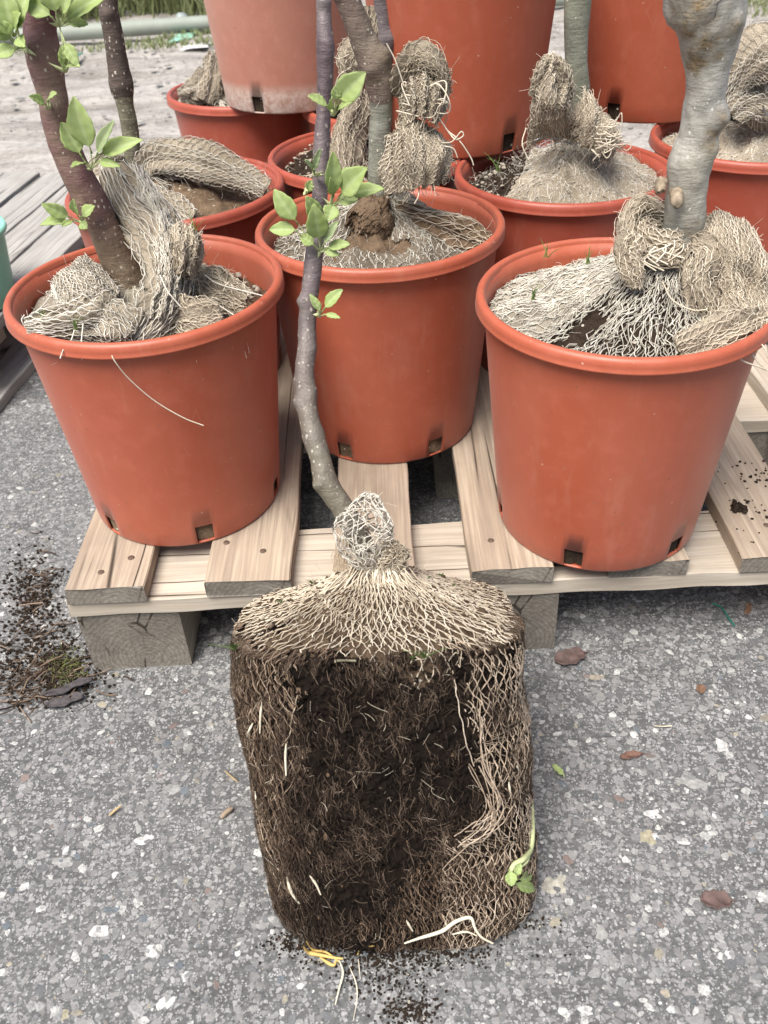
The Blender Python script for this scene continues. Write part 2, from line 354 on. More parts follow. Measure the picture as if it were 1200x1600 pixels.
EG = endgrain('end_grain', (.26, .24, .205), (.13, .115, .095))
EGL = endgrain('end_grain_light', (.36, .31, .25), (.20, .165, .13))

def bark_mat(name, stops, green=None, dots=.3, dotc=(.55, .5, .42), rough=.55, bscale=1, ringy=.4, lower=None, scar=(.20, .15, .095)):
    m, nt, b = mat(name, rough, .4); co = coords(nt)
    n1 = noise(nt, co, 9, 5, .6); n2 = noise(nt, coords(nt, (1, 1, 4)), 60, 5, .7); n3 = noise(nt, co, 4, 2)
    c = ramp(nt, n1, stops)
    if lower:      # older bark below, younger above
        sx = nt.nodes.new('ShaderNodeSeparateXYZ'); nt.links.new(co, sx.inputs[0])
        ma = nt.nodes.new('ShaderNodeMath'); ma.operation = 'MULTIPLY_ADD'; nt.links.new(noise(nt, co, 30, 4, .7), ma.inputs[0]); ma.inputs[1].default_value = lower[3]; nt.links.new(sx.outputs[2], ma.inputs[2])
        mr = nt.nodes.new('ShaderNodeMapRange'); mr.inputs[1].default_value = lower[1] + lower[3] / 2; mr.inputs[2].default_value = lower[2] + lower[3] / 2; nt.links.new(ma.outputs[0], mr.inputs[0])
        c = mix(nt, mr.outputs[0], ramp(nt, n1, lower[0]), c)
    if green: c = mix(nt, ramp(nt, n3, [(.5, g(0)), (.7, g(.75))]), c, green)
    c = mix(nt, ramp(nt, n2, [(.5, g(0)), (.8, g(.45))]), c, tuple(x * .35 for x in stops[0][1]))
    sa = nt.nodes.new('ShaderNodeAttribute'); sa.attribute_name = 'tint'
    sf = nt.nodes.new('ShaderNodeMath'); sf.operation = 'MULTIPLY'; nt.links.new(sa.outputs['Fac'], sf.inputs[0]); nt.links.new(ramp(nt, noise(nt, co, 70, 5, .75), [(.35, g(.25)), (.6, g(1))]), sf.inputs[1])
    c = mix(nt, sf.outputs[0], c, mix(nt, ramp(nt, noise(nt, coords(nt, (1, 1, 2.5)), 110, 4, .8), [(.42, g(0)), (.6, g(1))]), tuple(x * .35 for x in scar), scar))
    n5 = noise(nt, coords(nt, (1, 1, .6)), 22, 6, .8); c = mix(nt, ramp(nt, n5, [(.48, g(0)), (.66, g(.6))]), c, tuple(x * .5 for x in stops[1][1]))
    d = voro(nt, coords(nt, (1, 1, .7)), 185 * bscale, out='Distance'); cc = voro(nt, coords(nt, (1, 1, .7)), 185 * bscale, out='Color')
    s = nt.nodes.new('ShaderNodeSeparateColor'); nt.links.new(cc, s.inputs[0])
    gt = nt.nodes.new('ShaderNodeMath'); gt.operation = 'GREATER_THAN'; nt.links.new(s.outputs[0], gt.inputs[0]); gt.inputs[1].default_value = 1 - dots
    k0 = nt.nodes.new('ShaderNodeMath'); k0.operation = 'MULTIPLY'; nt.links.new(ramp(nt, noise(nt, co, 28, 3, .7), [(.36, g(.45)), (.55, g(1))]), k0.inputs[0]); nt.links.new(gt.outputs[0], k0.inputs[1])
    ds = nt.nodes.new('ShaderNodeMath'); ds.operation = 'MULTIPLY_ADD'; nt.links.new(s.outputs[1], ds.inputs[0]); ds.inputs[1].default_value = .14; nt.links.new(d, ds.inputs[2])
    k = nt.nodes.new('ShaderNodeMath'); k.operation = 'MULTIPLY'; nt.links.new(ramp(nt, ds.outputs[0], [(.22, g(.9)), (.33, g(0))]), k.inputs[0]); nt.links.new(k0.outputs[0], k.inputs[1])
    rn = noise(nt, coords(nt, (1, 1, 9)), 38, 5, .75); c = mix(nt, ramp(nt, rn, [(.50, g(0)), (.66, g(.1 + ringy))]), c, tuple(x * .45 for x in stops[1][1]))
    c = mix(nt, k.outputs[0], c, dotc)
    nt.links.new(c, b.inputs['Base Color']); x = bump(nt, b, n5, .7, .004); x = bump(nt, b, rn, .12 + ringy * .8, .003, x); x = bump(nt, b, n2, .5 + ringy * .5, .0025, x); bump(nt, b, k.outputs[0], .5, .001, x); return m
ZGB = at(594, 158, 1.15)[2]; ZGD = at(194, 150, 1.345)[2]; ZST = at(477, 575, .80)[2]
GRN = [(.3, (.17, .18, .13)), (.5, (.235, .24, .19)), (.72, (.31, .32, .27))]
BK_PURPLE = bark_mat('purple_brown_bark', [(.33, (.105, .04, .055)), (.46, (.17, .085, .085)), (.56, (.22, .15, .115)), (.70, (.31, .25, .18))], green=(.20, .175, .11), dotc=(.5, .44, .36), ringy=.12, dots=.6, lower=([(.3, (.13, .085, .055)), (.55, (.20, .14, .095)), (.75, (.25, .19, .13))], .50, .58, .05))
BK_BROWN = bark_mat('grey_brown_bark', [(.3, (.11, .075, .06)), (.5, (.17, .125, .10)), (.72, (.25, .21, .16))], dots=.4, rough=.7, lower=(GRN, ZGB - .001, ZGB + .001, .012))
BK_DARK = bark_mat('dark_bark', [(.3, (.055, .04, .033)), (.55, (.10, .075, .062)), (.75, (.17, .14, .11))], dots=.65, rough=.7, lower=([(.3, (.14, .14, .085)), (.5, (.20, .195, .13)), (.72, (.27, .265, .19))], ZGD - .001, ZGD + .001, .012))
BK_SLATE = bark_mat('slate_purple_bark', [(.33, (.08, .052, .062)), (.5, (.14, .11, .115)), (.68, (.24, .215, .20))], ringy=.12, dots=.55, dotc=(.40, .36, .31), rough=.42, lower=([(.3, (.10, .085, .06)), (.5, (.155, .14, .105)), (.72, (.24, .225, .17))], ZST - .06, ZST + .08, .08))
BK_BACK = bark_mat('grey_bark', [(.3, (.10, .08, .085)), (.5, (.16, .135, .14)), (.72, (.24, .21, .19))], dots=.3, rough=.6)
BK_GREEN = bark_mat('green_grey_bark', GRN, green=(.235, .225, .10), dots=.2, rough=.6, ringy=.15)
BK_PALE = bark_mat('pale_grey_bark', [(.3, (.27, .26, .22)), (.5, (.38, .37, .33)), (.72, (.50, .49, .45))], green=(.25, .22, .13), dots=.16, dotc=(.55, .55, .5), rough=.5, ringy=.1, scar=(.26, .19, .10))

def leaf_mat(name, a, b_):
    m, nt, b = mat(name, .6, .35)
    at_ = nt.nodes.new('ShaderNodeAttribute'); at_.attribute_name = 'tint'      # 1 on the veins
    n = noise(nt, coords(nt), 45, 3); c = ramp(nt, n, [(.3, a), (.7, b_)])
    fm = nt.nodes.new('ShaderNodeMath'); fm.operation = 'MULTIPLY'; nt.links.new(at_.outputs['Fac'], fm.inputs[0]); fm.inputs[1].default_value = .55; c = mix(nt, fm.outputs[0], c, (.55, .64, .36))
    nt.links.new(c, b.inputs['Base Color'])
    tr = nt.nodes.new('ShaderNodeBsdfTranslucent'); nt.links.new(c, tr.inputs[0]); ms = nt.nodes.new('ShaderNodeMixShader'); ms.inputs[0].default_value = .38
    out = nt.nodes['Material Output']; nt.links.new(b.outputs[0], ms.inputs[1]); nt.links.new(tr.outputs[0], ms.inputs[2]); nt.links.new(ms.outputs[0], out.inputs[0])
    bump(nt, b, at_.outputs['Fac'], -.5, .001); return m
LEAF = leaf_mat('young_leaf', (.36, .47, .15), (.46, .56, .25))
LEAFP = leaf_mat('pale_leaf', (.40, .50, .25), (.48, .57, .34))
GRASS = leaf_mat('grass_blade', (.13, .24, .045), (.26, .38, .11))
def plain(name, c, rough=.6, spec=.4, var=.25, sc_=40, metal=0):
    m, nt, b = mat(name, rough, spec); n = noise(nt, coords(nt), sc_, 4)
    nt.links.new(ramp(nt, n, [(.3, tuple(x * (1 - var) for x in c)), (.7, tuple(min(1, x * (1 + var)) for x in c))]), b.inputs['Base Color'])
    b.inputs['Metallic'].default_value = metal; bump(nt, b, n, .3, .001); return m
STEMG = plain('pale_stem', (.42, .46, .24)); ROOTW = plain('white_root', (.62, .57, .44)); ROOTY = plain('yellow_root', (.52, .36, .12))
MINT = plain('mint_plastic', (.25, .55, .42), .4, .5, .1, 6); WIRE = plain('wire', (.35, .37, .4), .35, .5, .2, 40, .9)
NAIL = plain('rusty_nail', (.11, .075, .055), .7, .3, .4, 300); TEAL = plain('teal_plastic', (.03, .17, .13), .4)

# ------------------------------------------------------------------ ground
m, nt, b = mat('asphalt', .88, .3); co = coords(nt)
base = ramp(nt, noise(nt, co, 2.2, 5, .6), [(.3, (.100, .104, .103)), (.7, (.160, .165, .163))])
base = mix(nt, ramp(nt, noise(nt, co, 9, 5, .7), [(.5, g(0)), (.72, g(.6))]), base, (.06, .058, .055))
base = mix(nt, ramp(nt, noise(nt, co, 260, 4, .8), [(.35, g(.8)), (.6, g(0))]), base, (.055, .055, .058))
for scl, thr, colr, amt in ((420, .70, (.36, .36, .355), .8), (210, .66, (.33, .33, .33), .85), (120, .72, (.26, .255, .25), .8)):
    dcol = voro(nt, co, scl, out='Color'); dd = voro(nt, co, scl, 'DISTANCE_TO_EDGE')
    s = nt.nodes.new('ShaderNodeSeparateColor'); nt.links.new(dcol, s.inputs[0])
    gt = nt.nodes.new('ShaderNodeMath'); gt.operation = 'GREATER_THAN'; nt.links.new(s.outputs[1], gt.inputs[0]); gt.inputs[1].default_value = thr
    k = nt.nodes.new('ShaderNodeMath'); k.operation = 'MULTIPLY'; nt.links.new(gt.outputs[0], k.inputs[0]); nt.links.new(ramp(nt, dd, [(.05, g(0)), (.16, g(amt))]), k.inputs[1])
    base = mix(nt, k.outputs[0], base, mix(nt, s.outputs[2], tuple(x * .6 for x in colr), colr))
# farther away the surface turns to dusty rutted gravel
sx = nt.nodes.new('ShaderNodeSeparateXYZ'); nt.links.new(co, sx.inputs[0])
ad = nt.nodes.new('ShaderNodeMath'); ad.operation = 'MULTIPLY_ADD'; nt.links.new(noise(nt, co, 1.6, 4), ad.inputs[0]); ad.inputs[1].default_value = 1.2; nt.links.new(sx.outputs[1], ad.inputs[2])
dv = nt.nodes.new('ShaderNodeMath'); dv.operation = 'DIVIDE'; nt.links.new(ad.outputs[0], dv.inputs[0]); dv.inputs[1].default_value = 8
far = ramp(nt, noise(nt, coords(nt, (.35, 1.6, 1)), 4, 7, .75), [(.33, (.17, .155, .135)), (.48, (.32, .30, .275)), (.68, (.46, .44, .41))])
far = mix(nt, ramp(nt, noise(nt, co, 45, 4, .8), [(.35, g(.6)), (.55, g(0))]), far, (.15, .135, .12))
far = mix(nt, ramp(nt, voro(nt, co, 55), [(.16, g(.6)), (.24, g(0))]), far, (.5, .48, .45))
f_ = ramp(nt, dv.outputs[0], [(.28, g(0)), (.42, g(1))])
base = mix(nt, f_, base, far)
nt.links.new(base, b.inputs['Base Color'])
x = bump(nt, b, noise(nt, co, 330, 4, .7), .55, .0018); x = bump(nt, b, noise(nt, co, 60, 4), .35, .004, x); bump(nt, b, noise(nt, coords(nt, (.35, 1.6, 1)), 5, 5), .5, .05, x)
ASPH = m
def heights(P):
    y = P[..., 1]; k = np.clip((y - 2.4) / 1.5, 0, 1)
    return k * (.018 * smooth_noise(P * [.4, 1.6, 0], 1.1, 3) + .008 * smooth_noise(P * [1, 1, 0], 4, 5)) - k * .01
ys = np.concatenate([np.linspace(-3, .1, 6), np.linspace(.2, 3, 60), np.linspace(3.03, 8, 140), np.array([9, 12, 20, 60, 200])])
xs = np.concatenate([[-200, -40, -12, -6], np.linspace(-4, 4, 180), [6, 12, 40, 200]])
X, Y = np.meshgrid(xs, ys, indexing='ij'); P = np.stack([X, Y, 0 * X], -1); P[..., 2] = heights(P)
idx = np.arange(X.size).reshape(X.shape); F = np.stack([idx[:-1, :-1], idx[1:, :-1], idx[1:, 1:], idx[:-1, 1:]], -1).reshape(-1, 4)
tag(link_mesh('ground', P.reshape(-1, 3), F, ASPH), kind='structure')

# stone chips worn flush in the asphalt
m, nt, b = mat('stone_chips', .75, .3); a = nt.nodes.new('ShaderNodeAttribute'); a.attribute_name = 'chipcol'
c = mix(nt, ramp(nt, noise(nt, coords(nt), 400, 4, .7), [(.35, g(.35)), (.6, g(0))]), a.outputs['Color'], (.2, .2, .2), 'MULTIPLY')
c = mix(nt, ramp(nt, noise(nt, coords(nt), 130, 5, .8), [(.46, g(0)), (.64, g(.75))]), c, (.15, .152, .152)); nt.links.new(c, b.inputs['Base Color']); x = bump(nt, b, noise(nt, coords(nt), 500, 3), .6, .0015); bump(nt, b, noise(nt, coords(nt), 120, 3), .5, .003, x); CHIP = m
def chips(n, region, size, seed, name, colors, lab=None, hmul=1.0, clump=0):
    r = np.random.default_rng(seed); x0, x1, y0, y1 = region
    yy = y0 + (y1 - y0) * r.uniform(0, 1, n) ** 1.25; xx = r.uniform(x0, x1, n)
    if clump:
        k = smooth_noise(np.stack([xx, yy, 0 * xx], -1), 3, seed) > clump; xx, yy = xx[k], yy[k]; n = len(xx)
    s = size[0] * (size[1] / size[0]) ** (r.power(1 / size[2], n) if size[2] != 1 else r.uniform(0, 1, n))
    K = 7; an = np.sort(r.uniform(0, 1, (n, K)) * .75 + np.arange(K) / K * 1.0, axis=1) / 1.25 * 2 * PI
    an = (np.arange(K)[None] + r.uniform(-.38, .38, (n, K))) / K * 2 * PI
    rad = r.uniform(.62, 1.05, (n, K)) * s[:, None] / 2
    asp = r.uniform(.45, 1, n)[:, None]; rot = r.uniform(0, PI, n)[:, None]
    px, py = rad * np.cos(an), rad * np.sin(an) * asp
    qx, qy = px * np.cos(rot) - py * np.sin(rot), px * np.sin(rot) + py * np.cos(rot)
    h = (.0003 + .03 * s * r.uniform(0, 1, n)) * hmul; tx, ty = r.normal(0, .03, (2, n))
    def ring(f, z): return np.stack([xx[:, None] + qx * f, yy[:, None] + qy * f, z + (qx * tx[:, None] + qy * ty[:, None])], -1)
    V = np.concatenate([ring(1, -.0006 * np.ones((n, K))), ring(.93, h[:, None] * .7 + np.zeros((n, K))), ring(.62, h[:, None] + np.zeros((n, K)))], 1)
    V = np.concatenate([V, np.stack([xx, yy, h * 1.02], -1)[:, None]], 1)     # centre
    nvp = 3 * K + 1; base_ = (np.arange(n) * nvp)[:, None, None]
    i = np.arange(K); j = (i + 1) % K
    q = np.concatenate([np.stack([i, j, j + K, i + K], -1), np.stack([i + K, j + K, j + 2 * K, i + 2 * K], -1), np.stack([i + 2 * K, j + 2 * K, np.full(K, 3 * K), np.full(K, 3 * K)], -1)])
    # triangles for the cap
    tri = np.concatenate([q[:2 * K][:, [0, 1, 2]], q[:2 * K][:, [0, 2, 3]], q[2 * K:][:, :3]])
    F = (tri[None] + base_).reshape(-1, 3)
    cs = np.array([c_[1] for c_ in colors]) * [.985, 1.0, .99]; wts = np.array([c_[0] for c_ in colors], float); wts /= wts.sum()
    ci = cs[r.choice(len(cs), n, p=wts)] * r.uniform(.75, 1.2, (n, 1)); ci = np.clip(ci, 0, .8)
    col = np.concatenate([np.repeat(ci[:, None], nvp, 1), np.ones((n, nvp, 1))], -1).reshape(-1, 4)
    return link_mesh(name, V.reshape(-1, 3), F, CHIP, smooth=False, col=col)
PAL = [(24, (.48, .48, .465)), (32, (.29, .29, .285)), (36, (.215, .217, .22)), (14, (.13, .133, .14)), (3, (.30, .27, .21)), (2.5, (.20, .15, .135)), (3, (.13, .15, .17)), (1.6, (.58, .58, .56))]
o = chips(44000, (-.9, .9, .26, 2.3), (.0024, .017, 2.4), 11, 'stone_chips', PAL)
tag(o, 'pale angular stone chips set in the worn grey asphalt', 'gravel', kind='stuff')

# ------------------------------------------------------------------ timber
def board(name, parent, cx, y0, y1, width, z0, z1, m_side, m_end, seed=0, rough_end=.0, along='y', bev=.0015, notch=None, keep_origin=True, cyc=None):
    """one sawn board as a mesh with worn edges; local Y is the grain"""
    L = y1 - y0; n = max(8, int(L / .02)); r = np.random.default_rng(seed)
    wv = width / 2; h = (z1 - z0) / 2
    prof = np.array([(-wv, -h + bev), (-wv, h - bev), (-wv + bev, h), (-wv * .5, h), (0, h), (wv * .5, h), (wv - bev, h), (wv, h - bev), (wv, -h + bev), (wv - bev, -h), (-wv + bev, -h)])
    k = len(prof); t = np.linspace(-L / 2, L / 2, n)
    t[0] += 0; V = np.zeros((n, k, 3)); V[:, :, 0] = prof[:, 0]; V[:, :, 2] = prof[:, 1]; V[:, :, 1] = t[:, None]
    W = V + [cx, (y0 + y1) / 2, seed]
    V[:, :, 0] += .0012 * smooth_noise(W, 6, seed + 5) * np.sign(V[:, :, 0]); V[:, :, 2] += .0006 * smooth_noise(W, 9, seed + 9)
    V[0, :, 1] += r.uniform(-1, 1, k) * rough_end; V[-1, :, 1] += r.uniform(-1, 1, k) * rough_end
    V = V.reshape(-1, 3); F = []; mi = []
    for i in range(n - 1):
        for j in range(k):
            F.append([i * k + j, i * k + (j + 1) % k, (i + 1) * k + (j + 1) % k, (i + 1) * k + j]); mi.append(0)
    F.append(list(range(k))[::-1]); mi.append(1); F.append([(n - 1) * k + j for j in range(k)]); mi.append(1)
    o = link_mesh(name, V, F, [m_side, m_end], None, smooth=False)
    o.data.polygons.foreach_set('material_index', mi)
    o.location = (cx, (y0 + y1) / 2, (z0 + z1) / 2) if along == 'y' else (cyc if cyc else (0, 0, 0))
    if along == 'x': o.rotation_euler = (0, 0, -PI / 2)
    o.parent = parent
    return o
def nail(parent_board, lx, ly, lz, r=.0042):
    G = Geo(); a = np.linspace(0, 2 * PI, 9)[:-1]
    V = [(lx + r * .3 * math.cos(t), ly + r * .3 * math.sin(t), lz + .0009) for t in a] + [(lx + r * math.cos(t), ly + r * math.sin(t), lz + .0009) for t in a] + [(lx + r * math.cos(t), ly + r * math.sin(t), lz - .001) for t in a]
    F = [[i, (i + 1) % 8, 8 + (i + 1) % 8, 8 + i] for i in range(8)] + [[8 + i, 8 + (i + 1) % 8, 16 + (i + 1) % 8, 16 + i] for i in range(8)] + [list(range(8))[::-1]]
    o = link_mesh('nail', V, [f[::-1] for f in F], NAIL); o.parent = parent_board; return o

TH = .0235; ZD = .1467
def pallet(name, ox, oy, yaw, us, depth, label, zd=ZD, top=WD, cross=WL, blockm=EG, seed=1, blocks=(.07, .585, 1.1), bw=.125, cross_front=.004, width=None, missing=(), group=None, base_board=False):
    p = thing(name, (ox, oy, 0), label, 'pallet', group); p.rotation_euler = (0, 0, yaw)
    W_ = width or us[-1][1]
    bs = []
    for i, (a, b2) in enumerate(us):
        o = board('deck_board', p, (a + b2) / 2, 0 + (.001 * ((i * 7) % 5)), depth, b2 - a, zd - TH + .0005, zd, top, EG, seed * 50 + i, .002); bs.append(o)
    for k_, yy in enumerate((cross_front, depth / 2 - .06, depth - .125)):
        o = board('cross_board', p, 0, -W_ / 2, W_ / 2, .122, -TH / 2, TH / 2, cross, EGL, seed * 50 + 30 + k_, .001, 'x', cyc=(W_ / 2 - .004, yy + .061, zd - TH * 1.5))
        for bx in blocks:
            hh = zd - 2 * TH - .002
            bo = board('block', p, bx, yy + .003, yy + .118, bw, 0.0, hh, WL if k_ else WL, blockm, seed * 50 + 40 + k_ * 5, .0006, bev=.003)
    return p, bs
us = [(0, .0959), (.1671, .2724), (.3249, .4222), (.4888, .5888), (.655, .7506), (.8134, .913)]
front, bs = pallet('wooden_pallet', -.3883, .8052 + .0005, -.0076, us, .80, 'pale pine pallet carrying the front row of pots, nearest the camera', seed=3, blocks=(.064, .51 + .025, .99), bw=.127, width=1.06)
for (bi, lx, ly) in ((0, -.01, -.37), (0, .022, -.345), (1, -.033, -.325), (1, .015, -.345), (3, -.02, -.345), (3, .03, -.36), (5, .0, -.34), (4, .02, -.36)):
    nail(bs[bi], lx, ly + .0, TH / 2 - .0003)
us2 = [(0, .10), (.155, .255), (.31, .41), (.47, .57), (.63, .73), (.79, .89), (.95, 1.05)]
back, _ = pallet('wooden_pallet', -.48, 1.635, -.006, us2, .80, 'pallet under the back rows of pots, mostly hidden behind the front pallet', seed=5, blocks=(.07, .52, .98))
left, _ = pallet('wooden_pallet', -1.32, 1.56, -.14, [(0, .098), (.105, .198), (.205, .30), (.318, .41), (.418, .50), (.507, .60)], 1.0, 'weathered grey pallet of close boards behind the front left pot', top=WG, cross=WG, seed=7, blocks=(.07, .28, .5))
board('bottom_board', left, .54, -.22, .9, .13, .0, .022, WG, EG, 77, .002)
right, _ = pallet('wooden_pallet', .597, 1.05, .02, [(0, .10), (.15, .25), (.30, .40), (.45, .55), (.60, .70)], 1.0, 'tan pallet at the right picture edge beside the front pallet', top=WL, seed=9, blocks=(.22, .5), bw=.1)
pl = thing('loose_plank', (.59, 1.25, 0), 'grey weathered plank lying on the asphalt at the right edge', 'plank'); pl.rotation_euler = (0, 0, .16)
board('plank', pl, 0, -.28, .28, .09, .0005, .02, WG, EG, 91, .003)


# ------------------------------------------------------------------ pots
RO, RB, PH, BAND = .16, .1234, .3003, .016
def make_pot(x, y, z, label, group, slot_px=None, m_=POT, seed=1, sx=1.0, sc_=1.0, nslots=6):
    p = thing('plant_pot', (x, y, z), label, 'plant pot', group)
    nseg = 144; r = np.random.default_rng(seed)
    th = np.arange(nseg) * 2 * PI / nseg
    a0 = 0
    if slot_px is not None:
        q = atz(slot_px[0], slot_px[1], z + .015); a0 = math.atan2(q[1] - y, q[0] - x)
        # the photo ray meets the wall first
        d = ray(*slot_px); t = np.linspace(.3, 3, 4000)[:, None]; W = np.array([0, 0, CAM[3]]) + d * t
        rr = np.hypot(W[:, 0] - x, W[:, 1] - y); hit = np.where((rr < RB + .002) & (W[:, 2] < z + .06))[0]
        if len(hit): a0 = math.atan2(W[hit[0], 1] - y, W[hit[0], 0] - x)
    th = th + a0 - PI / nseg * 1
    sl = np.zeros(nseg, bool)
    for k in range(nslots):
        for d in range(-2, 2): sl[(int(round(k * nseg / nslots)) + d) % nseg] = True
    def lathe(prof, closed_bottom=False, skip=None):
        prof = np.array(prof); k = len(prof)
        wob = 1 + .0035 * np.sin(2 * th + r.uniform(0, 6)) + .002 * np.sin(3 * th + r.uniform(0, 6))
        V = np.zeros((nseg, k, 3)); rad = prof[:, 0][None] * wob[:, None] * sc_
        V[..., 0] = rad * np.cos(th)[:, None] * sx; V[..., 1] = rad * np.sin(th)[:, None]; V[..., 2] = prof[:, 1] * sc_
        V += np.array([x, y, z]); F = []
        for i in range(nseg):
            for j in range(k - 1):
                if skip and skip(i, j): continue
                F.append([i * k + j, ((i + 1) % nseg) * k + j, ((i + 1) % nseg) * k + j + 1, i * k + j + 1])
        return V.reshape(-1, 3), F
    zt = PH - BAND; ra = RB; rb = RO - .0095
    f = lambda zz: RB + (rb - RB) * zz / zt
    prof = [(.02, .004), (.09, .003), (RB - .006, .0005), (RB - .001, .0012), (f(.004), .004), (f(.030), .030), (f(.06), .06), (f(.12), .12), (f(.18), .18), (f(.24), .24), (f(zt - .004), zt - .004), (f(PH - .004), PH - .006)]
    V, F = lathe(prof, skip=lambda i, j: sl[i] and j in (3, 4))
    o = link_mesh('pot_wall', V, F, m_, p); md = o.modifiers.new('thickness', 'SOLIDIFY'); md.thickness = .0022; md.offset = -1
    prof = [(RO - .0105, PH - .008), (RO - .010, PH - .003), (RO - .0085, PH - .0006), (RO - .006, PH), (RO - .0025, PH - .0012), (RO - .0006, PH - .0042), (RO, PH - .009), (RO - .0004, PH - BAND + .0016), (RO + .0006, PH - BAND + .0004), (RO - .001, PH - BAND), (RO - .009, PH - BAND + .001)]
    V, F = lathe(prof); o = link_mesh('rim', V, F, m_, p)
    return p
GF, GM, GT = 'pots in the front rows on the pallets', 'pots in the rows behind', 'pots stacked on the rims of the others'
ZP = ZD + .0005
POTS = dict(A=(-.264, .999), B=(.0136, 1.157), C=(.2720, .909), D=(-.2835, 1.3515), E=(.2896, 1.34), F=(.615, 1.4635), G=(-.232, 1.959), H=(.004, 1.479), L=(.045, 1.80), M=(-.28, 2.9))
make_pot(*POTS['A'], ZP, 'terracotta pot at front left of the pallet, holding the leafy purple-brown trunk', GF, (325, 838), seed=1)
make_pot(*POTS['B'], ZP, 'terracotta pot in the middle, behind the leaning stem of the unpotted tree', GF, (682, 700), seed=2, sx=1.025)
make_pot(*POTS['C'], ZP, 'terracotta pot at front right of the pallet, holding the thick pale trunk', GF, (898, 880), seed=3)
make_pot(*POTS['D'], ZP, 'terracotta pot directly behind the front left pot, with a thin dark trunk', GM, None, POTD, 4)
make_pot(*POTS['E'], ZP, 'terracotta pot right behind the middle one, with dark soil at its left', GM, None, POTD, 5)
make_pot(*POTS['F'], ZP, 'terracotta pot cut by the right picture edge behind the thick pale trunk', GM, None, POTD, 6)
make_pot(*POTS['G'], ZP, 'terracotta pot at the back left, under the faded stacked pot', GM, None, POTD, 8)
make_pot(*POTS['H'], ZP, 'terracotta pot seen behind the middle pot and the purple stem', GM, None, POTD, 9)
make_pot(*POTS['L'], ZP, 'pot under the faded pot, only its front rim showing beside the purple stem', GM, None, POTD, 10)
make_pot(-.297, 2.94, 0.0, 'farthest pot, only its pale rim showing at the back left', GM, None, POTF, 11)
ZT = ZP + PH + .001
make_pot(-.1342, 1.8458, ZT, 'faded pink pot with lime-scaled foot stacked on the back left pots', GT, (405, 165), POTF, 12)
make_pot(.1541, 1.5254, ZT, 'red pot stacked upright at top centre, in front of the other stacked pots', GT, (797, 226), POT, 13)
make_pot(.4874, 1.6609, ZT, 'red pot stacked at top right behind the thick pale trunk', GT, (960, 178), POT, 14)

# ------------------------------------------------------------------ growing things
def trunk(name, px, parent, m_, seed=1, bumps=(), n=120, sides=28, rough=.03, scars=()):
    """px: [(px, py, y, width_px)] from base to top"""
    K = []
    for (a, b_, y, wd) in px:
        q = at(a, b_, y); d = np.linalg.norm(q - [0, 0, CAM[3]]); K.append((*q, wd / 2 * (q - [0, 0, CAM[3]]) @ fw / CAM[0]))
    if px[-1][1] < 0:      # the stem goes on above the picture
        k1, k0 = np.array(K[-1]), np.array(K[-2]); d = (k1 - k0)[:3]; d /= np.linalg.norm(d); d = d * .7 + np.array([0, 0, .3]); n = int(n * 1.25)
        K.append((*(k1[:3] + d * .22), k1[3] * .93)); K.append((*(k1[:3] + d * .3 + [0, 0, .2]), k1[3] * .85))
    D = catmull(K, n); T = np.gradient(D[:, :3], axis=0); T /= np.linalg.norm(T, axis=1)[:, None]
    A = np.cross(T, [0, -1, .3]); A /= np.linalg.norm(A, axis=1)[:, None]; B = np.cross(T, A)
    an = np.arange(sides) * 2 * PI / sides
    dirs = A[:, None] * np.cos(an)[:, None] + B[:, None] * np.sin(an)[:, None]
    V = D[:, None, :3] + dirs * D[:, 3][:, None, None]
    k = rough * smooth_noise(V, 18, seed) + rough * .5 * smooth_noise(V, 55, seed + 3)
    V = V + dirs * (D[:, 3][:, None] * k)[..., None]
    for (bx, by, y, br, amp) in bumps:       # knots and buds swelling from the bark
        c = at(bx, by, y); dd = np.linalg.norm(V - c, axis=-1); V = V + dirs * (amp * np.exp(-(dd / br) ** 2))[..., None]
    tn = np.zeros(V.shape[:2])
    for (bx, by, y, br) in scars:
        dd = np.linalg.norm(V - at(bx, by, y), axis=-1); tn = np.maximum(tn, np.clip(1.5 - dd / br + .35 * smooth_noise(V, 60, seed + 8), 0, 1))
    V = V.reshape(-1, 3); idx = np.arange(n * sides).reshape(n, sides)
    F = np.stack([idx[:-1], np.roll(idx[:-1], -1, 1), np.roll(idx[1:], -1, 1), idx[1:]], -1).reshape(-1, 4).tolist()
    F.append(idx[-1].tolist()); F.append(idx[0].tolist()[::-1])
    return link_mesh(name, V, F, m_, parent, tint=tn.ravel())

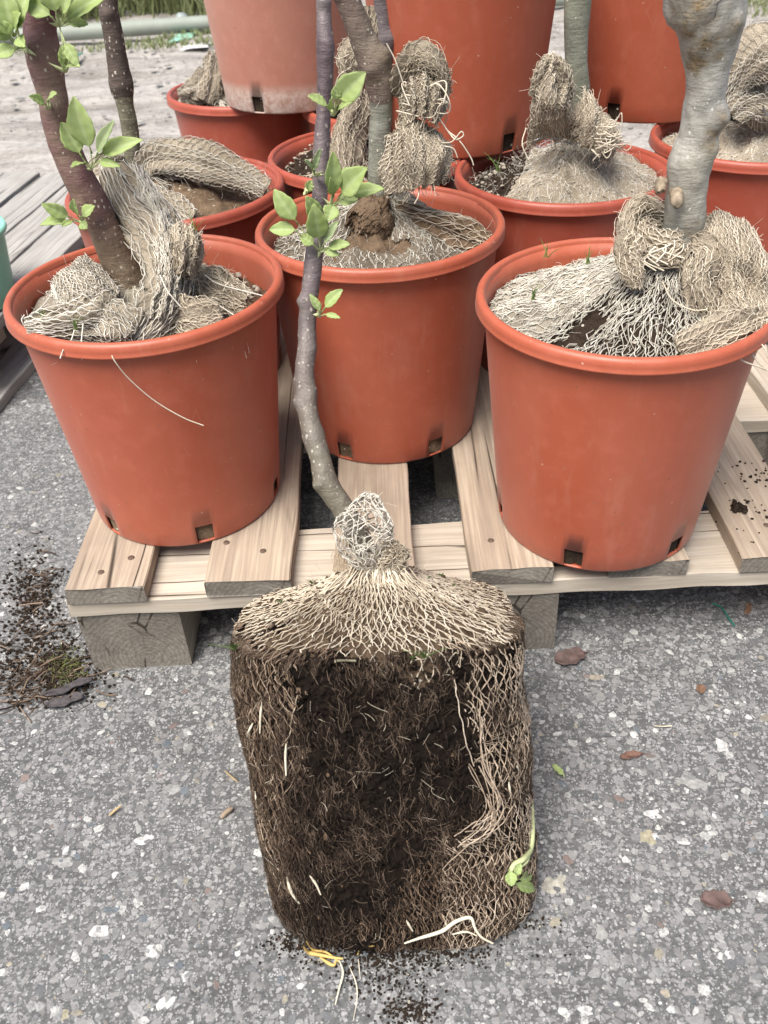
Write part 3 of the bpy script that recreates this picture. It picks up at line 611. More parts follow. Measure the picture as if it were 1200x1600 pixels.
def leaf_mesh(name, base, tip, width, m_, parent, seed=1, normal=None, curl=.18, fold=.35, ratio=None):
    base, tip = np.asarray(base), np.asarray(tip); r = np.random.default_rng(seed)
    L = np.linalg.norm(tip - base); d = (tip - base) / L
    nrm = np.array(normal if normal is not None else (r.normal(0, .25), -.75 + r.normal(0, .2), .75)); nrm = nrm - d * (nrm @ d); nrm /= np.linalg.norm(nrm)
    s = np.cross(d, nrm); nu, nv = 15, 9
    t = np.linspace(0, 1, nu)
    pet = .16                                   # stalk fraction
    tt = np.clip((t - pet) / (1 - pet), 0, 1); prof = np.sin(PI * tt ** .85) ** .8 * (1 - .25 * tt); prof = prof / prof.max() * width / 2
    prof = prof * (1 + .05 * np.sin(60 * t)) + .0006
    V = []; tn = []
    for i in range(nu):
        for j in range(nv):
            q = -1 + 2 * j / (nv - 1)
            h = fold * abs(q) * prof[i] + .06 * L * math.sin(5 * t[i] + seed) * q * .4 + .0005 * math.sin(28 * t[i] - 5 * abs(q)) * (abs(q) > .1)
            V.append(base + d * L * t[i] + s * q * prof[i] + nrm * (h - curl * L * t[i] ** 2 + curl * L * .6 * t[i]))
            vein = 1.0 if j == nv // 2 else (.12 if (i % 2 == 0 and abs(q) < .9) else 0)
            tn.append(vein)
    idx = np.arange(nu * nv).reshape(nu, nv); F = np.stack([idx[:-1, :-1], idx[1:, :-1], idx[1:, 1:], idx[:-1, 1:]], -1).reshape(-1, 4)
    o = link_mesh(name, V, F, m_, parent, tint=tn)
    md = o.modifiers.new('t', 'SOLIDIFY'); md.thickness = .0004; md.offset = 0; return o
def shoot(parent, node_px, y, leaves, m_=LEAF, seed=1):
    """leaves: (base px, tip px, width px[, dy of tip, pale])"""
    n0 = at(node_px[0], node_px[1], y); e = empty_part('shoot', parent, n0); bpy.context.view_layer.update()
    r = np.random.default_rng(seed); G = Geo()
    for k, lf in enumerate(leaves):
        (bx, by), (tx, ty), wd = lf[:3]; dy = lf[3] if len(lf) > 3 else r.uniform(-.015, .01)
        mm = LEAFP if (len(lf) > 4 and lf[4]) else m_
        b0 = at(bx, by, y - .008); tp = at(tx, ty, y - .012 + dy); ppm = CAM[0] / ((b0 - [0, 0, CAM[3]]) @ fw)
        o = leaf_mesh('leaf', b0, tp, wd * 1.12 / ppm, mm, None, seed * 31 + k); o.parent = e; o.matrix_parent_inverse = Matrix.Translation(-Vector(n0))
        G.tubes(catmull(np.array([n0, n0 * .5 + b0 * .5 + [0, 0, -.001], b0 + (tp - b0) * .12]), 8), .0007, 5)
    # bud scales at the node
    for k in range(4):
        q = r.normal(0, .004, 3); G.tubes(catmull(np.array([n0, n0 + q * .6 + [0, -.002, .002], n0 + q * 1.3 + [0, -.003, .004]]), 5), np.array([[.0016, .002, .0016, .0008, .0002]]), 5)
    o = link_mesh('stalks', np.vstack(G.V), np.vstack(G.F), STEMG, None); o.parent = e; o.matrix_parent_inverse = Matrix.Translation(-Vector(n0))
    return e

def mound(x, y, zrim, peak, zp, r0=.03, R_=.1435, ze=-.032, seed=1, pw=1.5, wr=.004, k1=7, dip=0):
    """netting draped from the trunk to the pot wall. peak = (x,y) world"""
    rr = np.random.default_rng(seed); ph = rr.uniform(0, 6.3, 8)
    def S(u, v):
        th = 2 * PI * u; v = np.clip(v, 0, 1.05)
        E = np.stack([x + R_ * np.cos(th), y + R_ * np.sin(th)], -1); I = np.stack([peak[0] + r0 * np.cos(th), peak[1] + r0 * np.sin(th)], -1)
        xy = I * (1 - v)[..., None] + E * v[..., None]
        e = zrim + ze + .006 * np.sin(th + ph[0]) + .004 * np.sin(2 * th + ph[1])
        z = e + (zp - e) * (1 - np.clip(v, 0, 1)) ** pw
        wv = wr * (np.sin(k1 * th + ph[2] + 4 * v) + .6 * np.sin(2.3 * k1 // 1 * th + ph[3] - 5 * v)) * np.sin(PI * np.clip(v, 0, 1)) ** .7
        P = np.stack([xy[..., 0], xy[..., 1], z + wv], -1)
        P[..., 2] += .0035 * smooth_noise(P, 14, seed + 2) + .0012 * smooth_noise(P, 50, seed + 3)
        return P
    return S
def soil_body(parent, x, y, z, S, m_top, seed=1, off=-.0065):
    """root ball filling the pot: wall plus the surface S lowered"""
    nu = 160; u = np.linspace(0, 1, nu, endpoint=False); V = []; rows = 0
    vs = np.linspace(.0, 1.0, 60)
    U, Vv = np.meshgrid(u, vs, indexing='ij'); P = S(U, Vv); P[..., 2] += off
    P[..., 2] += .0025 * smooth_noise(P, 45, seed) + .0016 * smooth_noise(P, 140, seed + 1)
    side = []
    for zz in (.20, .12, .06, .03, .004):
        rad = RB + (RO - .0095 - RB) * zz / (PH - BAND) - .0045
        q = np.stack([x + rad * np.cos(2 * PI * u), y + rad * np.sin(2 * PI * u), np.full(nu, z + zz)], -1); q += .0012 * np.random.default_rng(seed).normal(size=q.shape); side.append(q)
    V = np.concatenate([P] + [s[:, None] for s in side], 1); k = V.shape[1]; idx = np.arange(nu * k).reshape(nu, k)
    a = idx; b_ = np.roll(idx, -1, 0)
    F = np.stack([a[:, :-1], a[:, 1:], b_[:, 1:], b_[:, :-1]], -1).reshape(-1, 4).tolist(); F.append(idx[:, -1].tolist()); F.append(idx[:, 0].tolist()[::-1])
    return link_mesh('root_ball', V.reshape(-1, 3), F, m_top, parent)
def wrap(geo, bk, S, nu, nv, seed, rad=.0006, backing=True, n=(70, 90), inset=-.0012, ties=0, fz=0, closed=True, **k):
    net(geo, S, nu, nv, seed, rad, **k)
    if ties: cross_ties(geo, S, nu, nv, seed + 9, rad, ties, mask=k.get('mask'))
    if fz: fuzz(geo, S, fz, seed + 5)
    if backing:
        P, F, u, v = surf_grid(S, *n); P = P + normals(S, u, v) * inset
        bk.add(P, F)
def roll(G, BK, pts, seed, nu=26, nv=12, flat=.55, wr=.40, rad=.00045, fz=50, ties=60, inset=-.0009, warp=.55, **k):
    S = rope_surface(arcade(pts), flat, seed, wr); nu = int(nu * 2.3); nv = int(nv * 1.05); ties = int(ties * .12); k['warp'] = warp; k.setdefault('amp', .42); k.setdefault('jit', .00025)
    wrap(G, BK, S, nu, nv, seed, rad, fz=fz, ties=ties, n=(40, 70), inset=inset, side=1, **k)
def sheet(G, BK, rows, seed, nu=52, nv=18, wr=.004, rad=.00045, fz=60, ties=60, wf=16, fringe=70, **k):
    S = sheet_surface([arcade(r_) for r_ in rows], seed, wr, wf); k.setdefault('warp', .6); k.setdefault('lift', .0010); k.setdefault('jit', .00025); ties = ties // 4
    for sd_ in (1, -1): net(G, S, nu, nv, seed + sd_, rad, side=sd_, **k)
    r = np.random.default_rng(seed + 40)
    for q in range(fringe):     # frayed edge
        e_ = r.integers(0, 4); a = r.uniform(0, 1); u_, v_ = ((a, 1.0), (a, 0.0), (0.0, a), (1.0, a))[e_]; c_ = S(np.array([.5]), np.array([.5]))[0]
        p = S(np.array([u_]), np.array([v_]))[0]; d = p - c_; d /= np.linalg.norm(d); L = r.uniform(.003, .013)
        G.tubes(catmull(np.array([p - d * .003, p + d * L * .5 + r.normal(0, .0012, 3), p + d * L * .8 + r.normal(0, .003, 3) + [0, 0, -L * .3]]), 8), rad * .9, 3, t=r.uniform(.3, 1))
    cross_ties(G, S, nu, nv, seed + 3, rad, ties); fuzz(G, S, fz, seed + 5)
    P, F, u, v = surf_grid(S, 60, 60); BK.add(P, F)
def loose_yarn(G, pts, rad=.0008, t=.6, n=30): G.tubes(catmull(np.array(arcade(pts)), n), rad, 4, t=t)

def tree(label, base, group='young grafted apple trees in pots'): return thing('apple_tree', base, label, 'tree', group)
def sprig(G, px, py, y, n=5, h=.02, seed=1):
    G = Geo()
    r = np.random.default_rng(seed); b0 = at(px, py, y)
    for i in range(n):
        a = r.normal(0, .35, 2); P = np.array([b0 + [r.normal(0, .002), 0, 0], b0 + [a[0] * h * .5, a[1] * h * .5, h * .6], b0 + [a[0] * h * 1.2, a[1] * h, h * r.uniform(.7, 1.3)]])
        G.tubes(catmull(P, 8), np.linspace(.0007, .0002, 8)[None], 3, t=.1)
    G.build('grass_sprout', GRASS, t)
def pebbles(G, pxs, r0=.0022, seed=1):
    """small stones: squashed irregular lumps; pxs world points"""
    r = np.random.default_rng(seed)
    for c in pxs:
        s = r0 * r.uniform(.5, 1.5); u, v = np.meshgrid(np.linspace(0, 2 * PI, 8), np.linspace(0, PI, 5), indexing='ij')
        q = np.stack([np.cos(u) * np.sin(v), np.sin(u) * np.sin(v), np.cos(v) * .7], -1) * s * r.uniform(.7, 1.2, 3)
        q = q + .18 * s * r.normal(size=(1, 5, 3)); idx = np.arange(40).reshape(8, 5)
        F = np.stack([idx[:-1, :-1], idx[:-1, 1:], idx[1:, 1:], idx[1:, :-1]], -1).reshape(-1, 4); G.add(q.reshape(-1, 3) + c, F, r.uniform(0, 1))
def scatter(S, n, u0, u1, v0, v1, seed): 
    r = np.random.default_rng(seed); return S(r.uniform(u0, u1, n), r.uniform(v0, v1, n))
PERL = plain('perlite', (.36, .32, .26), .9, .2, .3, 300)
ZR = ZP + PH

def close_ring(pts): return pts

# ---- A: front left pot
x, y = POTS['A']; t = tree('leafy tree with thick purple-brown trunk in the front left pot', (x, y, ZP))
SA = mound(x, y, ZR, (-.268, .985), ZR + .012, r0=.026, seed=21, wr=.005, pw=1.3)
soil_body(t, x, y, ZP, SA, SOILB, 1)
trunk('trunk', [(206, 455, .985, 66), (197, 425, .985, 62), (163, 358, .98, 52), (135, 300, .978, 50), (108, 245, .976, 47), (91, 200, .975, 45), (79, 135, .975, 47), (68, 85, .975, 55), (63, 40, .975, 50), (66, 0, .975, 50), (74, -90, .975, 48)], t, BK_PURPLE, 2,
      bumps=[(45, 75, .955, .012, .006), (92, 38, .955, .010, .005), (78, 168, .96, .008, .004), (142, 266, .96, .010, .006), (98, 190, .955, .008, .003)], rough=.04, scars=[(140, 268, .955, .008), (93, 38, .955, .008), (42, 78, .955, .006), (80, 170, .95, .007), (98, 190, .955, .007), (200, 430, .96, .020)])
G, BKG = Geo(), Geo()
ang = lambda u: (u * 360) % 360
def mA(u, v):       # bare soil at the right, dark hole at the left
    a = ang(u); nz = 14 * smooth_noise(np.stack([u * 3, v * 3, 0 * u], -1), 1, 4)
    return ~(((a + nz > 335) | (a + nz < 62)) & (v > .25)) & ~((np.abs(a - 200 + nz) < 12) & (v > .5) & (v < .85))
wrap(G, BKG, SA, 140, 9, 31, .00055, backing=False, mask=mA, ties=60, fz=150, warp=.8, lift=.0026)
net(G, SA, 60, 9, 35, .0006, mask=lambda u, v: (ang(u) > 240) & (ang(u) < 330), warp=1.5, lift=.0045)
P, F, u, v = surf_grid(SA, 160, 50); k = mA(u, v)[F].all(1); BKG.add(P + [0, 0, -.0024], F[k])
G.build('burlap_netting', YW, t); BKG.build('burlap_backing', CG, t)
G, BKG = Geo(), Geo()
roll(G, BKG, [(172, 262, 1.04, .014), (205, 320, 1.0, .021), (243, 362, .965, .024), (264, 415, .935, .024), (262, 465, .905, .020), (238, 505, .885, .014), (212, 536, .868, .007)], 41, nu=34, nv=14, flat=.4)
sheet(G, BKG, [[(196, 262, 1.05), (232, 345, .975), (240, 420, .93), (225, 495, .89)], [(212, 258, 1.04), (250, 345, .955), (262, 420, .91), (248, 500, .88)], [(226, 265, 1.05), (270, 352, .96), (285, 420, .92), (270, 490, .89)]], 49, nu=50, nv=22, wr=.006, fringe=30)
roll(G, BKG, [(200, 262, 1.05, .010), (185, 300, 1.04, .018), (165, 330, 1.03, .014)], 47, nu=18, nv=8)
roll(G, BKG, [(176, 470, .915, .022), (160, 490, .895, .022), (130, 500, .885, .019), (85, 508, .88, .013), (42, 512, .885, .006)], 42, nu=30, nv=12, flat=.35)
roll(G, BKG, [(160, 500, .872, .012), (188, 508, .868, .015), (205, 522, .868, .012)], 43, nu=22, nv=6)
sheet(G, BKG, [[(135, 398, .99), (163, 425, .97), (188, 455, .95)], [(106, 415, .955), (140, 440, .93), (172, 470, .92)], [(82, 440, .93), (105, 470, .90), (140, 492, .893)], [(84, 462, .925), (100, 488, .90), (118, 498, .895)]], 44, nu=56, nv=15, fringe=24, wr=.006)
for pts in ([(120, 500, .88), (112, 530, .862), (100, 545, .852), (94, 560, .848)], [(130, 505, .875), (127, 540, .855), (128, 562, .846)], [(225, 520, .87), (222, 540, .86), (212, 548, .852)],
            [(90, 450, .93), (60, 485, .9), (38, 505, .885)], [(40, 512, .885), (34, 500, .885), (38, 492, .89)], [(250, 430, .905), (262, 455, .89), (283, 480, .885)], [(270, 480, .89), (320, 468, .92), (378, 500, .90)], [(320, 430, .93), (345, 445, .93), (410, 462, .93)]):
    loose_yarn(G, pts)
G.build('burlap_folds', YW, t); BKG.build('burlap_backing', CB, t)
G, BKG = Geo(), Geo()
sheet(G, BKG, [[(258, 365, .955), (255, 400, .94), (258, 435, .925)], [(280, 350, .935), (280, 385, .912), (278, 428, .905)], [(306, 360, .94), (306, 392, .918), (298, 430, .912)], [(318, 385, .965), (314, 412, .95), (300, 436, .93)]], 45, nu=44, nv=12, wr=.007, fringe=40)
roll(G, BKG, [(300, 440, .95, .012), (345, 455, .94, .017), (385, 472, .93, .010)], 46, nu=22, nv=9, flat=.35, ties=160)
roll(G, BKG, [(262, 500, .90, .010), (300, 500, .89, .016), (345, 492, .893, .010)], 48, nu=22, nv=8, flat=.3, ties=100)
G.build('burlap_folds', YT, t); BKG.build('burlap_backing', CB, t)
G = Geo(); pebbles(G, scatter(SA, 60, -.02, .15, .55, .95, 5), .0026, 3); G.build('perlite', PERL, t)
G = Geo(); loose_yarn(G, [(173, 548, .845), (178, 562, .838), (200, 590, .842), (240, 625, .848), (285, 652, .852), (318, 665, .855)], .0007, .8); G.build('loose_yarn', YC, t)
G = Geo(); sprig(G, 68, 500, .885, 5, .012, 1); sprig(G, 118, 515, .87, 6, .015, 2); sprig(G, 305, 365, .96, 5, .02, 3)
shoot(t, (143, 264), .958, [((144, 240), (113, 153), 36), ((128, 246), (96, 190), 30), ((150, 246), (174, 189), 15, -.02, 1), ((152, 243), (219, 217), 22, -.02), ((152, 252), (186, 259), 13), ((136, 255), (112, 258), 12, -.02)], seed=1)
shoot(t, (128, 345), .958, [((112, 341), (66, 319), 18), ((110, 344), (62, 350), 17, -.01, 0), ((122, 338), (113, 313), 14), ((127, 340), (147, 321), 17), ((114, 345), (97, 352), 8), ((124, 347), (136, 357), 13)], seed=2)
shoot(t, (78, 168), .952, [((72, 163), (47, 150), 13), ((74, 160), (86, 144), 13)], seed=3)
shoot(t, (93, 40), .952, [((84, 28), (38, 0), 28), ((98, 34), (165, -12), 26), ((103, 38), (137, 36), 15), ((98, 28), (112, -30), 26), ((90, 26), (70, -40), 30), ((99, 62), (122, 104), 16), ((98, 64), (101, 112), 12)], seed=4)
shoot(t, (42, 78), .952, [((22, 58), (2, -25), 34), ((25, 55), (46, -28), 26), ((20, 66), (-10, 30), 26), ((28, 75), (-12, 88), 20), ((28, 58), (37, 72), 17), ((25, 50), (30, 20), 28), ((20, 62), (-25, 8), 30)], seed=5)
shoot(t, (103, 112), .952, [((101, 100), (96, 72), 10), ((103, 104), (124, 102), 12)], seed=6)

# ---- B: middle pot
x, y = POTS['B']; t = tree('forked tree with graft union and purple-brown branch in the middle pot', (x, y, ZP))
SB = mound(x, y, ZR, (.012, 1.157), ZR + .036, r0=.026, seed=22, wr=.003, pw=1.2, ze=-.03)
soil_body(t, x, y, ZP, SB, SOILB, 2)
trunk('trunk', [(592, 325, 1.15, 38), (592, 290, 1.15, 36), (594, 220, 1.15, 35), (595, 165, 1.15, 36), (592, 130, 1.15, 47), (584, 100, 1.15, 50), (572, 70, 1.15, 43), (556, 30, 1.15, 39), (543, 0, 1.15, 40), (520, -60, 1.15, 40)], t, BK_BROWN, 3, bumps=[(605, 85, 1.14, .012, .006), (578, 110, 1.13, .01, .004)], rough=.05, scars=[(600, 110, 1.12, .014), (590, 135, 1.12, .014), (605, 80, 1.13, .012)])
G, BKG = Geo(), Geo()
def mB(u, v):
    a = ang(u); nz = 8 * smooth_noise(np.stack([u * 3, v * 3, 0 * u], -1), 1, 4)
    return ~((np.abs(a - 262 + nz) < 22 + 6 * v) & (v < .55)) & ~((a + nz > 5) & (a + nz < 60) & (v > .35))
wrap(G, BKG, SB, 120, 11, 51, .00055, backing=False, mask=mB, ties=80, fz=150, warp=.9, lift=.0018)
net(G, SB, 110, 26, 52, .0005, mask=mB, warp=.9, lift=.0032, two=True, sub=2)
net(G, SB, 150, 16, 53, .0006, mask=mB, warp=.8, lift=.0042, amp=.42)
P, F, u, v = surf_grid(SB, 160, 50); k = mB(u, v)[F].all(1); BKG.add(P + [0, 0, -.0028], F[k])
G.build('burlap_netting', YG, t); BKG.build('burlap_backing', cloth_mat('dirty_backing', (.06, .05, .038), (.24, .20, .15)), t)
G, BKG = Geo(), Geo()
sheet(G, BKG, [[(622, 118, 1.17), (622, 160, 1.15), (628, 205, 1.13)], [(645, 90, 1.15), (648, 130, 1.115), (648, 185, 1.11)], [(672, 92, 1.15), (680, 135, 1.11), (672, 185, 1.105)], [(698, 130, 1.18), (697, 168, 1.15), (686, 192, 1.13)]], 61, wr=.007)
roll(G, BKG, [(625, 150, 1.15, .008), (638, 108, 1.13, .011), (660, 90, 1.12, .010), (688, 115, 1.12, .008), (696, 150, 1.13, .006)], 62, nu=16, nv=20, flat=.6)
sheet(G, BKG, [[(616, 205, 1.14), (614, 255, 1.12), (622, 302, 1.10)], [(645, 185, 1.12), (642, 240, 1.085), (650, 296, 1.08)], [(675, 200, 1.13), (686, 245, 1.085), (676, 290, 1.085)], [(706, 225, 1.16), (704, 260, 1.13), (692, 288, 1.11)]], 63, wr=.008)
roll(G, BKG, [(622, 210, 1.12, .010), (622, 260, 1.10, .014), (628, 300, 1.09, .012)], 64, nu=20, nv=12)
r = np.random.default_rng(4)
for k in range(4):
    q = lambda a, b_, s=13: (a + r.normal(0, s), b_ + r.normal(0, s))
    loose_yarn(G, [(*q(640, 150), 1.12), (*q(675, 150), 1.10), (*q(693, 165, 4), 1.09), (*q(680, 182), 1.10), (*q(640, 170), 1.12)], .0008, r.uniform(.4, .9))
for pts in ([(680, 175, 1.12), (700, 205, 1.11), (712, 218, 1.10), (724, 212, 1.10), (720, 206, 1.10), (705, 222, 1.10), (680, 222, 1.11)], [(700, 205, 1.11), (718, 220, 1.10), (735, 245, 1.10), (740, 258, 1.10)], [(690, 228, 1.10), (708, 232, 1.1), (715, 246, 1.1)], [(604, 68, 1.12), (618, 95, 1.12), (632, 135, 1.12), (634, 128, 1.12), (628, 134, 1.12), (640, 165, 1.11)], [(655, 280, 1.1), (654, 305, 1.08), (648, 318, 1.08)]):
    loose_yarn(G, pts, .0009, .8)
G.build('burlap_tuft', YT, t); BKG.build('burlap_backing', CB, t)
G, BKG = Geo(), Geo()
roll(G, BKG, [(620, 325, 1.13, .008), (680, 345, 1.11, .013), (730, 365, 1.10, .015), (762, 382, 1.09, .010)], 65, nu=20, nv=10, flat=.4, ties=160)
G.build('burlap_folds', YT, t); BKG.build('burlap_backing', SOILB, t)
# lump of soil in front of the stem
P, F, u, v = surf_grid(lambda u, v: np.stack([.002 + .030 * np.cos(2 * PI * u) * np.sin(PI * v) ** .7, 1.118 + .030 * np.sin(2 * PI * u) * np.sin(PI * v) ** .7, ZR + .008 - .034 * np.cos(PI * v)], -1), 160, 100)
P = P + (.003 * smooth_noise(P, 30, 1) + .0016 * smooth_noise(P, 110, 2) + .0013 * smooth_noise(P, 260, 4))[:, None]; link_mesh('soil_clod', P, F, SOILB, t)

# ---- C: front right pot
x, y = POTS['C']; t = tree('tree with thick knotty pale grey trunk in the front right pot', (x, y, ZP))
SC_ = mound(x, y, ZR, (.318, .915), ZR + .040, r0=.03, seed=23, wr=.0035, pw=1.25, ze=-.03)
soil_body(t, x, y, ZP, SC_, SOILD, 3)
trunk('trunk', [(1062, 392, .915, 62), (1066, 365, .915, 64), (1071, 320, .913, 62), (1074, 290, .912, 62), (1078, 252, .911, 68), (1088, 218, .910, 60), (1097, 185, .91, 64), (1103, 145, .91, 62), (1106, 108, .91, 70), (1108, 70, .91, 88), (1108, 33, .91, 104), (1103, 0, .91, 116), (1096, -60, .91, 125)], t, BK_PALE, 5,
      bumps=[(1132, 183, .895, .010, .007), (1055, 308, .885, .007, .009), (1038, 293, .895, .006, .012), (1050, 250, .89, .007, .004), (1112, 235, .9, .010, .005), (1098, 150, .885, .012, .003), (1148, 40, .89, .012, .003), (1062, 300, .885, .012, .003)], rough=.05, n=200, sides=48, scars=[(1100, 80, .88, .020), (1075, 45, .885, .018), (1085, 20, .885, .02), (1150, 40, .885, .011), (1145, 55, .89, .008), (1128, 190, .89, .009), (1112, 205, .893, .008), (1108, 232, .893, .008), (1057, 250, .885, .005), (1062, 297, .882, .008), (1082, 100, .89, .016), (1085, 362, .885, .010)])
G, BKG = Geo(), Geo()
def mC(u, v):
    a = ang(u); nz = 5 * smooth_noise(np.stack([u * 3, v * 3, 0 * u], -1), 1.5, 8)
    return ~((np.abs(a - 224 + nz + 6 * v) < 6) & (v > .45) & (v < .98)) & ~((np.abs(a - 305) < 7) & (v > .3) & (v < .6))
wrap(G, BKG, SC_, 150, 12, 71, .00055, backing=False, mask=mC, ties=60, fz=200, warp=.6, lift=.0024, amp=.44)
net(G, SC_, 96, 13, 72, .0006, mask=lambda u, v: (ang(u) < 218) & (ang(u) > 120), warp=1.2, lift=.001)
net(G, SC_, 150, 20, 74, .0005, mask=mC, warp=.7, lift=.0035, two=True, sub=2)
net(G, SC_, 110, 10, 75, .00056, mask=mC, warp=1.2, lift=.0028, amp=.2)
mL = lambda u, v: (ang(u) > 100) & (ang(u) < 212 - 5 * v) & (v > .12)
net(G, SC_, 170, 16, 76, .00045, mask=mL, warp=1.2, lift=.0035, amp=.44); net(G, SC_, 130, 34, 77, .0004, mask=mL, warp=1.4, lift=.0045, two=True, sub=2)
P, F, u, v = surf_grid(SC_, 200, 60); k = mL(u, v)[F].all(1); BKG.add(P + [0, 0, -.0028], F[k])
G.build('burlap_netting', YG, t); BKG.build('burlap_backing', CG, t)
G, BKG = Geo(), Geo()
roll(G, BKG, [(1040, 345, .955, .010), (1005, 335, .945, .015), (990, 350, .925, .014), (1000, 375, .90, .014), (1030, 390, .885, .012), (1062, 392, .88, .010)], 81, nu=26, nv=16, flat=.8)
roll(G, BKG, [(1000, 375, .885, .011), (985, 395, .875, .012), (990, 425, .862, .010), (996, 450, .855, .004)], 82, nu=18, nv=10, flat=.5)
sheet(G, BKG, [[(1095, 345, .93), (1086, 395, .885), (1098, 450, .855), (1118, 505, .832)], [(1125, 328, .93), (1130, 375, .88), (1132, 430, .858), (1145, 495, .83)], [(1160, 345, .93), (1172, 400, .875), (1168, 450, .86), (1178, 510, .82)], [(1185, 375, .96), (1208, 425, .90), (1214, 480, .87), (1200, 535, .82)], [(1190, 410, .99), (1230, 450, .96), (1235, 500, .92), (1220, 545, .87)]], 83, nu=76, nv=22, wr=.005, ties=60)
roll(G, BKG, [(1075, 395, .885, .010), (1098, 400, .865, .013), (1092, 440, .85, .012), (1105, 480, .84, .012), (1112, 500, .835, .010)], 84, nu=22, nv=14, flat=.6)
roll(G, BKG, [(1195, 500, .83, .012), (1160, 515, .812, .015), (1110, 535, .80, .015), (1060, 555, .79, .010)], 85, nu=26, nv=14, flat=.55)
r = np.random.default_rng(5)
for k in range(14):
    a, b_ = r.uniform(990, 1080), r.uniform(375, 400); loose_yarn(G, [(a, b_, .875), (a + r.normal(0, 12), b_ + 12, .87), (a + r.normal(0, 25), b_ + 28, .865)], .0008, r.uniform(.4, .9))
loose_yarn(G, [(1035, 440, .852), (1050, 468, .838), (1080, 484, .83), (1105, 484, .83)], .0008)
for pts in ([(1168, 540, .80), (1180, 560, .79), (1200, 580, .785)], [(1182, 530, .80), (1195, 545, .79), (1204, 570, .785)], [(1150, 545, .795), (1158, 562, .78), (1190, 575, .785), (1215, 585, .79)]): loose_yarn(G, pts)
G.build('burlap_folds', YT, t); BKG.build('burlap_backing', CB, t)
G = Geo(); sprig(G, 918, 412, .94, 6, .015, 1); sprig(G, 832, 468, .90, 6, .017, 2); sprig(G, 855, 402, .95, 4, .015, 3)
# short stubs on the bark
G = Geo()
for (a, b_, yy, dx, dz, rr) in ((1060, 312, .886, -.002, -.006, .0058), (1038, 294, .9, -.007, .0, .005)):
    c0 = at(a, b_, yy); G.tubes(catmull(np.array([c0 + [0, .012, .003], c0 + [dx * .5, 0, 0], c0 + [dx, -.007, dz]]), 9), np.array([[1.25, 1.2, 1.15, 1.1, 1.1, 1.05, .95, .7, .15]]) * rr, 12)
vv_ = np.vstack(G.V); vv_ = vv_ + (.0011 * smooth_noise(vv_, 120, 3))[:, None]; link_mesh('twig_stub', vv_, np.vstack(G.F), plain('cut_twig', (.24, .195, .14), .8, .2, .4, 150), t)

# ---- D: behind front left
x, y = POTS['D']; t = tree('thin dark trunk with a swollen graft, in the pot behind the front left one', (x, y, ZP))
SD = mound(x, y, ZR, (-.338, 1.35), ZR + .03, r0=.02, seed=24, wr=.004, pw=1.1, ze=-.03)
soil_body(t, x, y, ZP, SD, SOILB, 4)
trunk('trunk', [(212, 285, 1.345, 27), (206, 225, 1.345, 26), (200, 185, 1.345, 27), (195, 160, 1.345, 27), (192, 145, 1.345, 34), (189, 130, 1.345, 38), (184, 100, 1.345, 32), (178, 60, 1.345, 31), (170, 20, 1.345, 30), (165, -50, 1.345, 30)], t, BK_DARK, 6, bumps=[(168, 22, 1.335, .008, .005)], rough=.04)
G, BKG = Geo(), Geo()
wrap(G, BKG, SD, 120, 9, 91, .0006, backing=False, mask=lambda u, v: (ang(u) > 110) & (ang(u) < 300) | (v < .3), ties=80, fz=200, warp=1.1)
roll(G, BKG, [(215, 270, 1.34, .012), (240, 250, 1.34, .020), (285, 250, 1.33, .018), (330, 262, 1.32, .018), (380, 280, 1.31, .014), (415, 300, 1.30, .010)], 92, nu=28, nv=26, flat=.6, ties=160)
roll(G, BKG, [(195, 245, 1.36, .012), (172, 262, 1.32, .022), (178, 300, 1.27, .022), (198, 325, 1.24, .014)], 93, nu=30, nv=16, ties=120)
roll(G, BKG, [(225, 290, 1.30, .008), (260, 315, 1.26, .013), (300, 345, 1.22, .012)], 94, nu=20, nv=14, flat=.5)
G.build('burlap_netting', YW, t); BKG.build('burlap_backing', CB, t)

# ---- E: behind right of the middle
x, y = POTS['E']; t = tree('green-grey trunk rising from a high burlap peak, behind the front right pot', (x, y, ZP))
SE = mound(x, y, ZR, (.297, 1.34), ZR + .038, r0=.014, seed=25, wr=.003, pw=1.1, ze=-.024)
soil_body(t, x, y, ZP, SE, SOILD, 5)
trunk('trunk', [(898, 225, 1.34, 26), (901, 190, 1.34, 28), (905, 150, 1.34, 34), (901, 100, 1.34, 34), (900, 60, 1.34, 37), (903, 0, 1.34, 42), (906, -60, 1.34, 42)], t, BK_GREEN, 8, rough=.02)
G, BKG = Geo(), Geo()
mE = lambda u, v: ~((ang(u) > 118) & (ang(u) < 208 + 6 * np.sin(9 * v)) & (v > .38))
wrap(G, BKG, SE, 150, 18, 101, .0005, backing=False, mask=mE, ties=300, fz=1500, warp=.8, lift=.003)
net(G, SE, 140, 36, 103, .00045, mask=mE, warp=1.0, lift=.0036, two=True, sub=2)
net(G, SE, 90, 10, 102, .0005, mask=mE, warp=1.8, lift=.003)
P, F, u, v = surf_grid(SE, 120, 40); k = mE(u, v)[F].all(1); BKG.add(P + [0, 0, -.0026], F[k])
G.build('burlap_netting', YW, t)
BKG.build('burlap_backing', CB, t)
G, BKG = Geo(), Geo()
sheet(G, BKG, [[(826, 232, 1.31), (830, 180, 1.29), (843, 122, 1.29)], [(850, 218, 1.29), (846, 158, 1.255), (858, 94, 1.27)], [(875, 220, 1.29), (874, 165, 1.25), (880, 112, 1.28)], [(897, 212, 1.31), (898, 180, 1.29), (893, 150, 1.30)]], 111, wr=.008)
roll(G, BKG, [(835, 150, 1.28, .006), (848, 112, 1.27, .009), (862, 95, 1.27, .009), (882, 120, 1.27, .008), (893, 155, 1.28, .005)], 112, nu=14, nv=20)
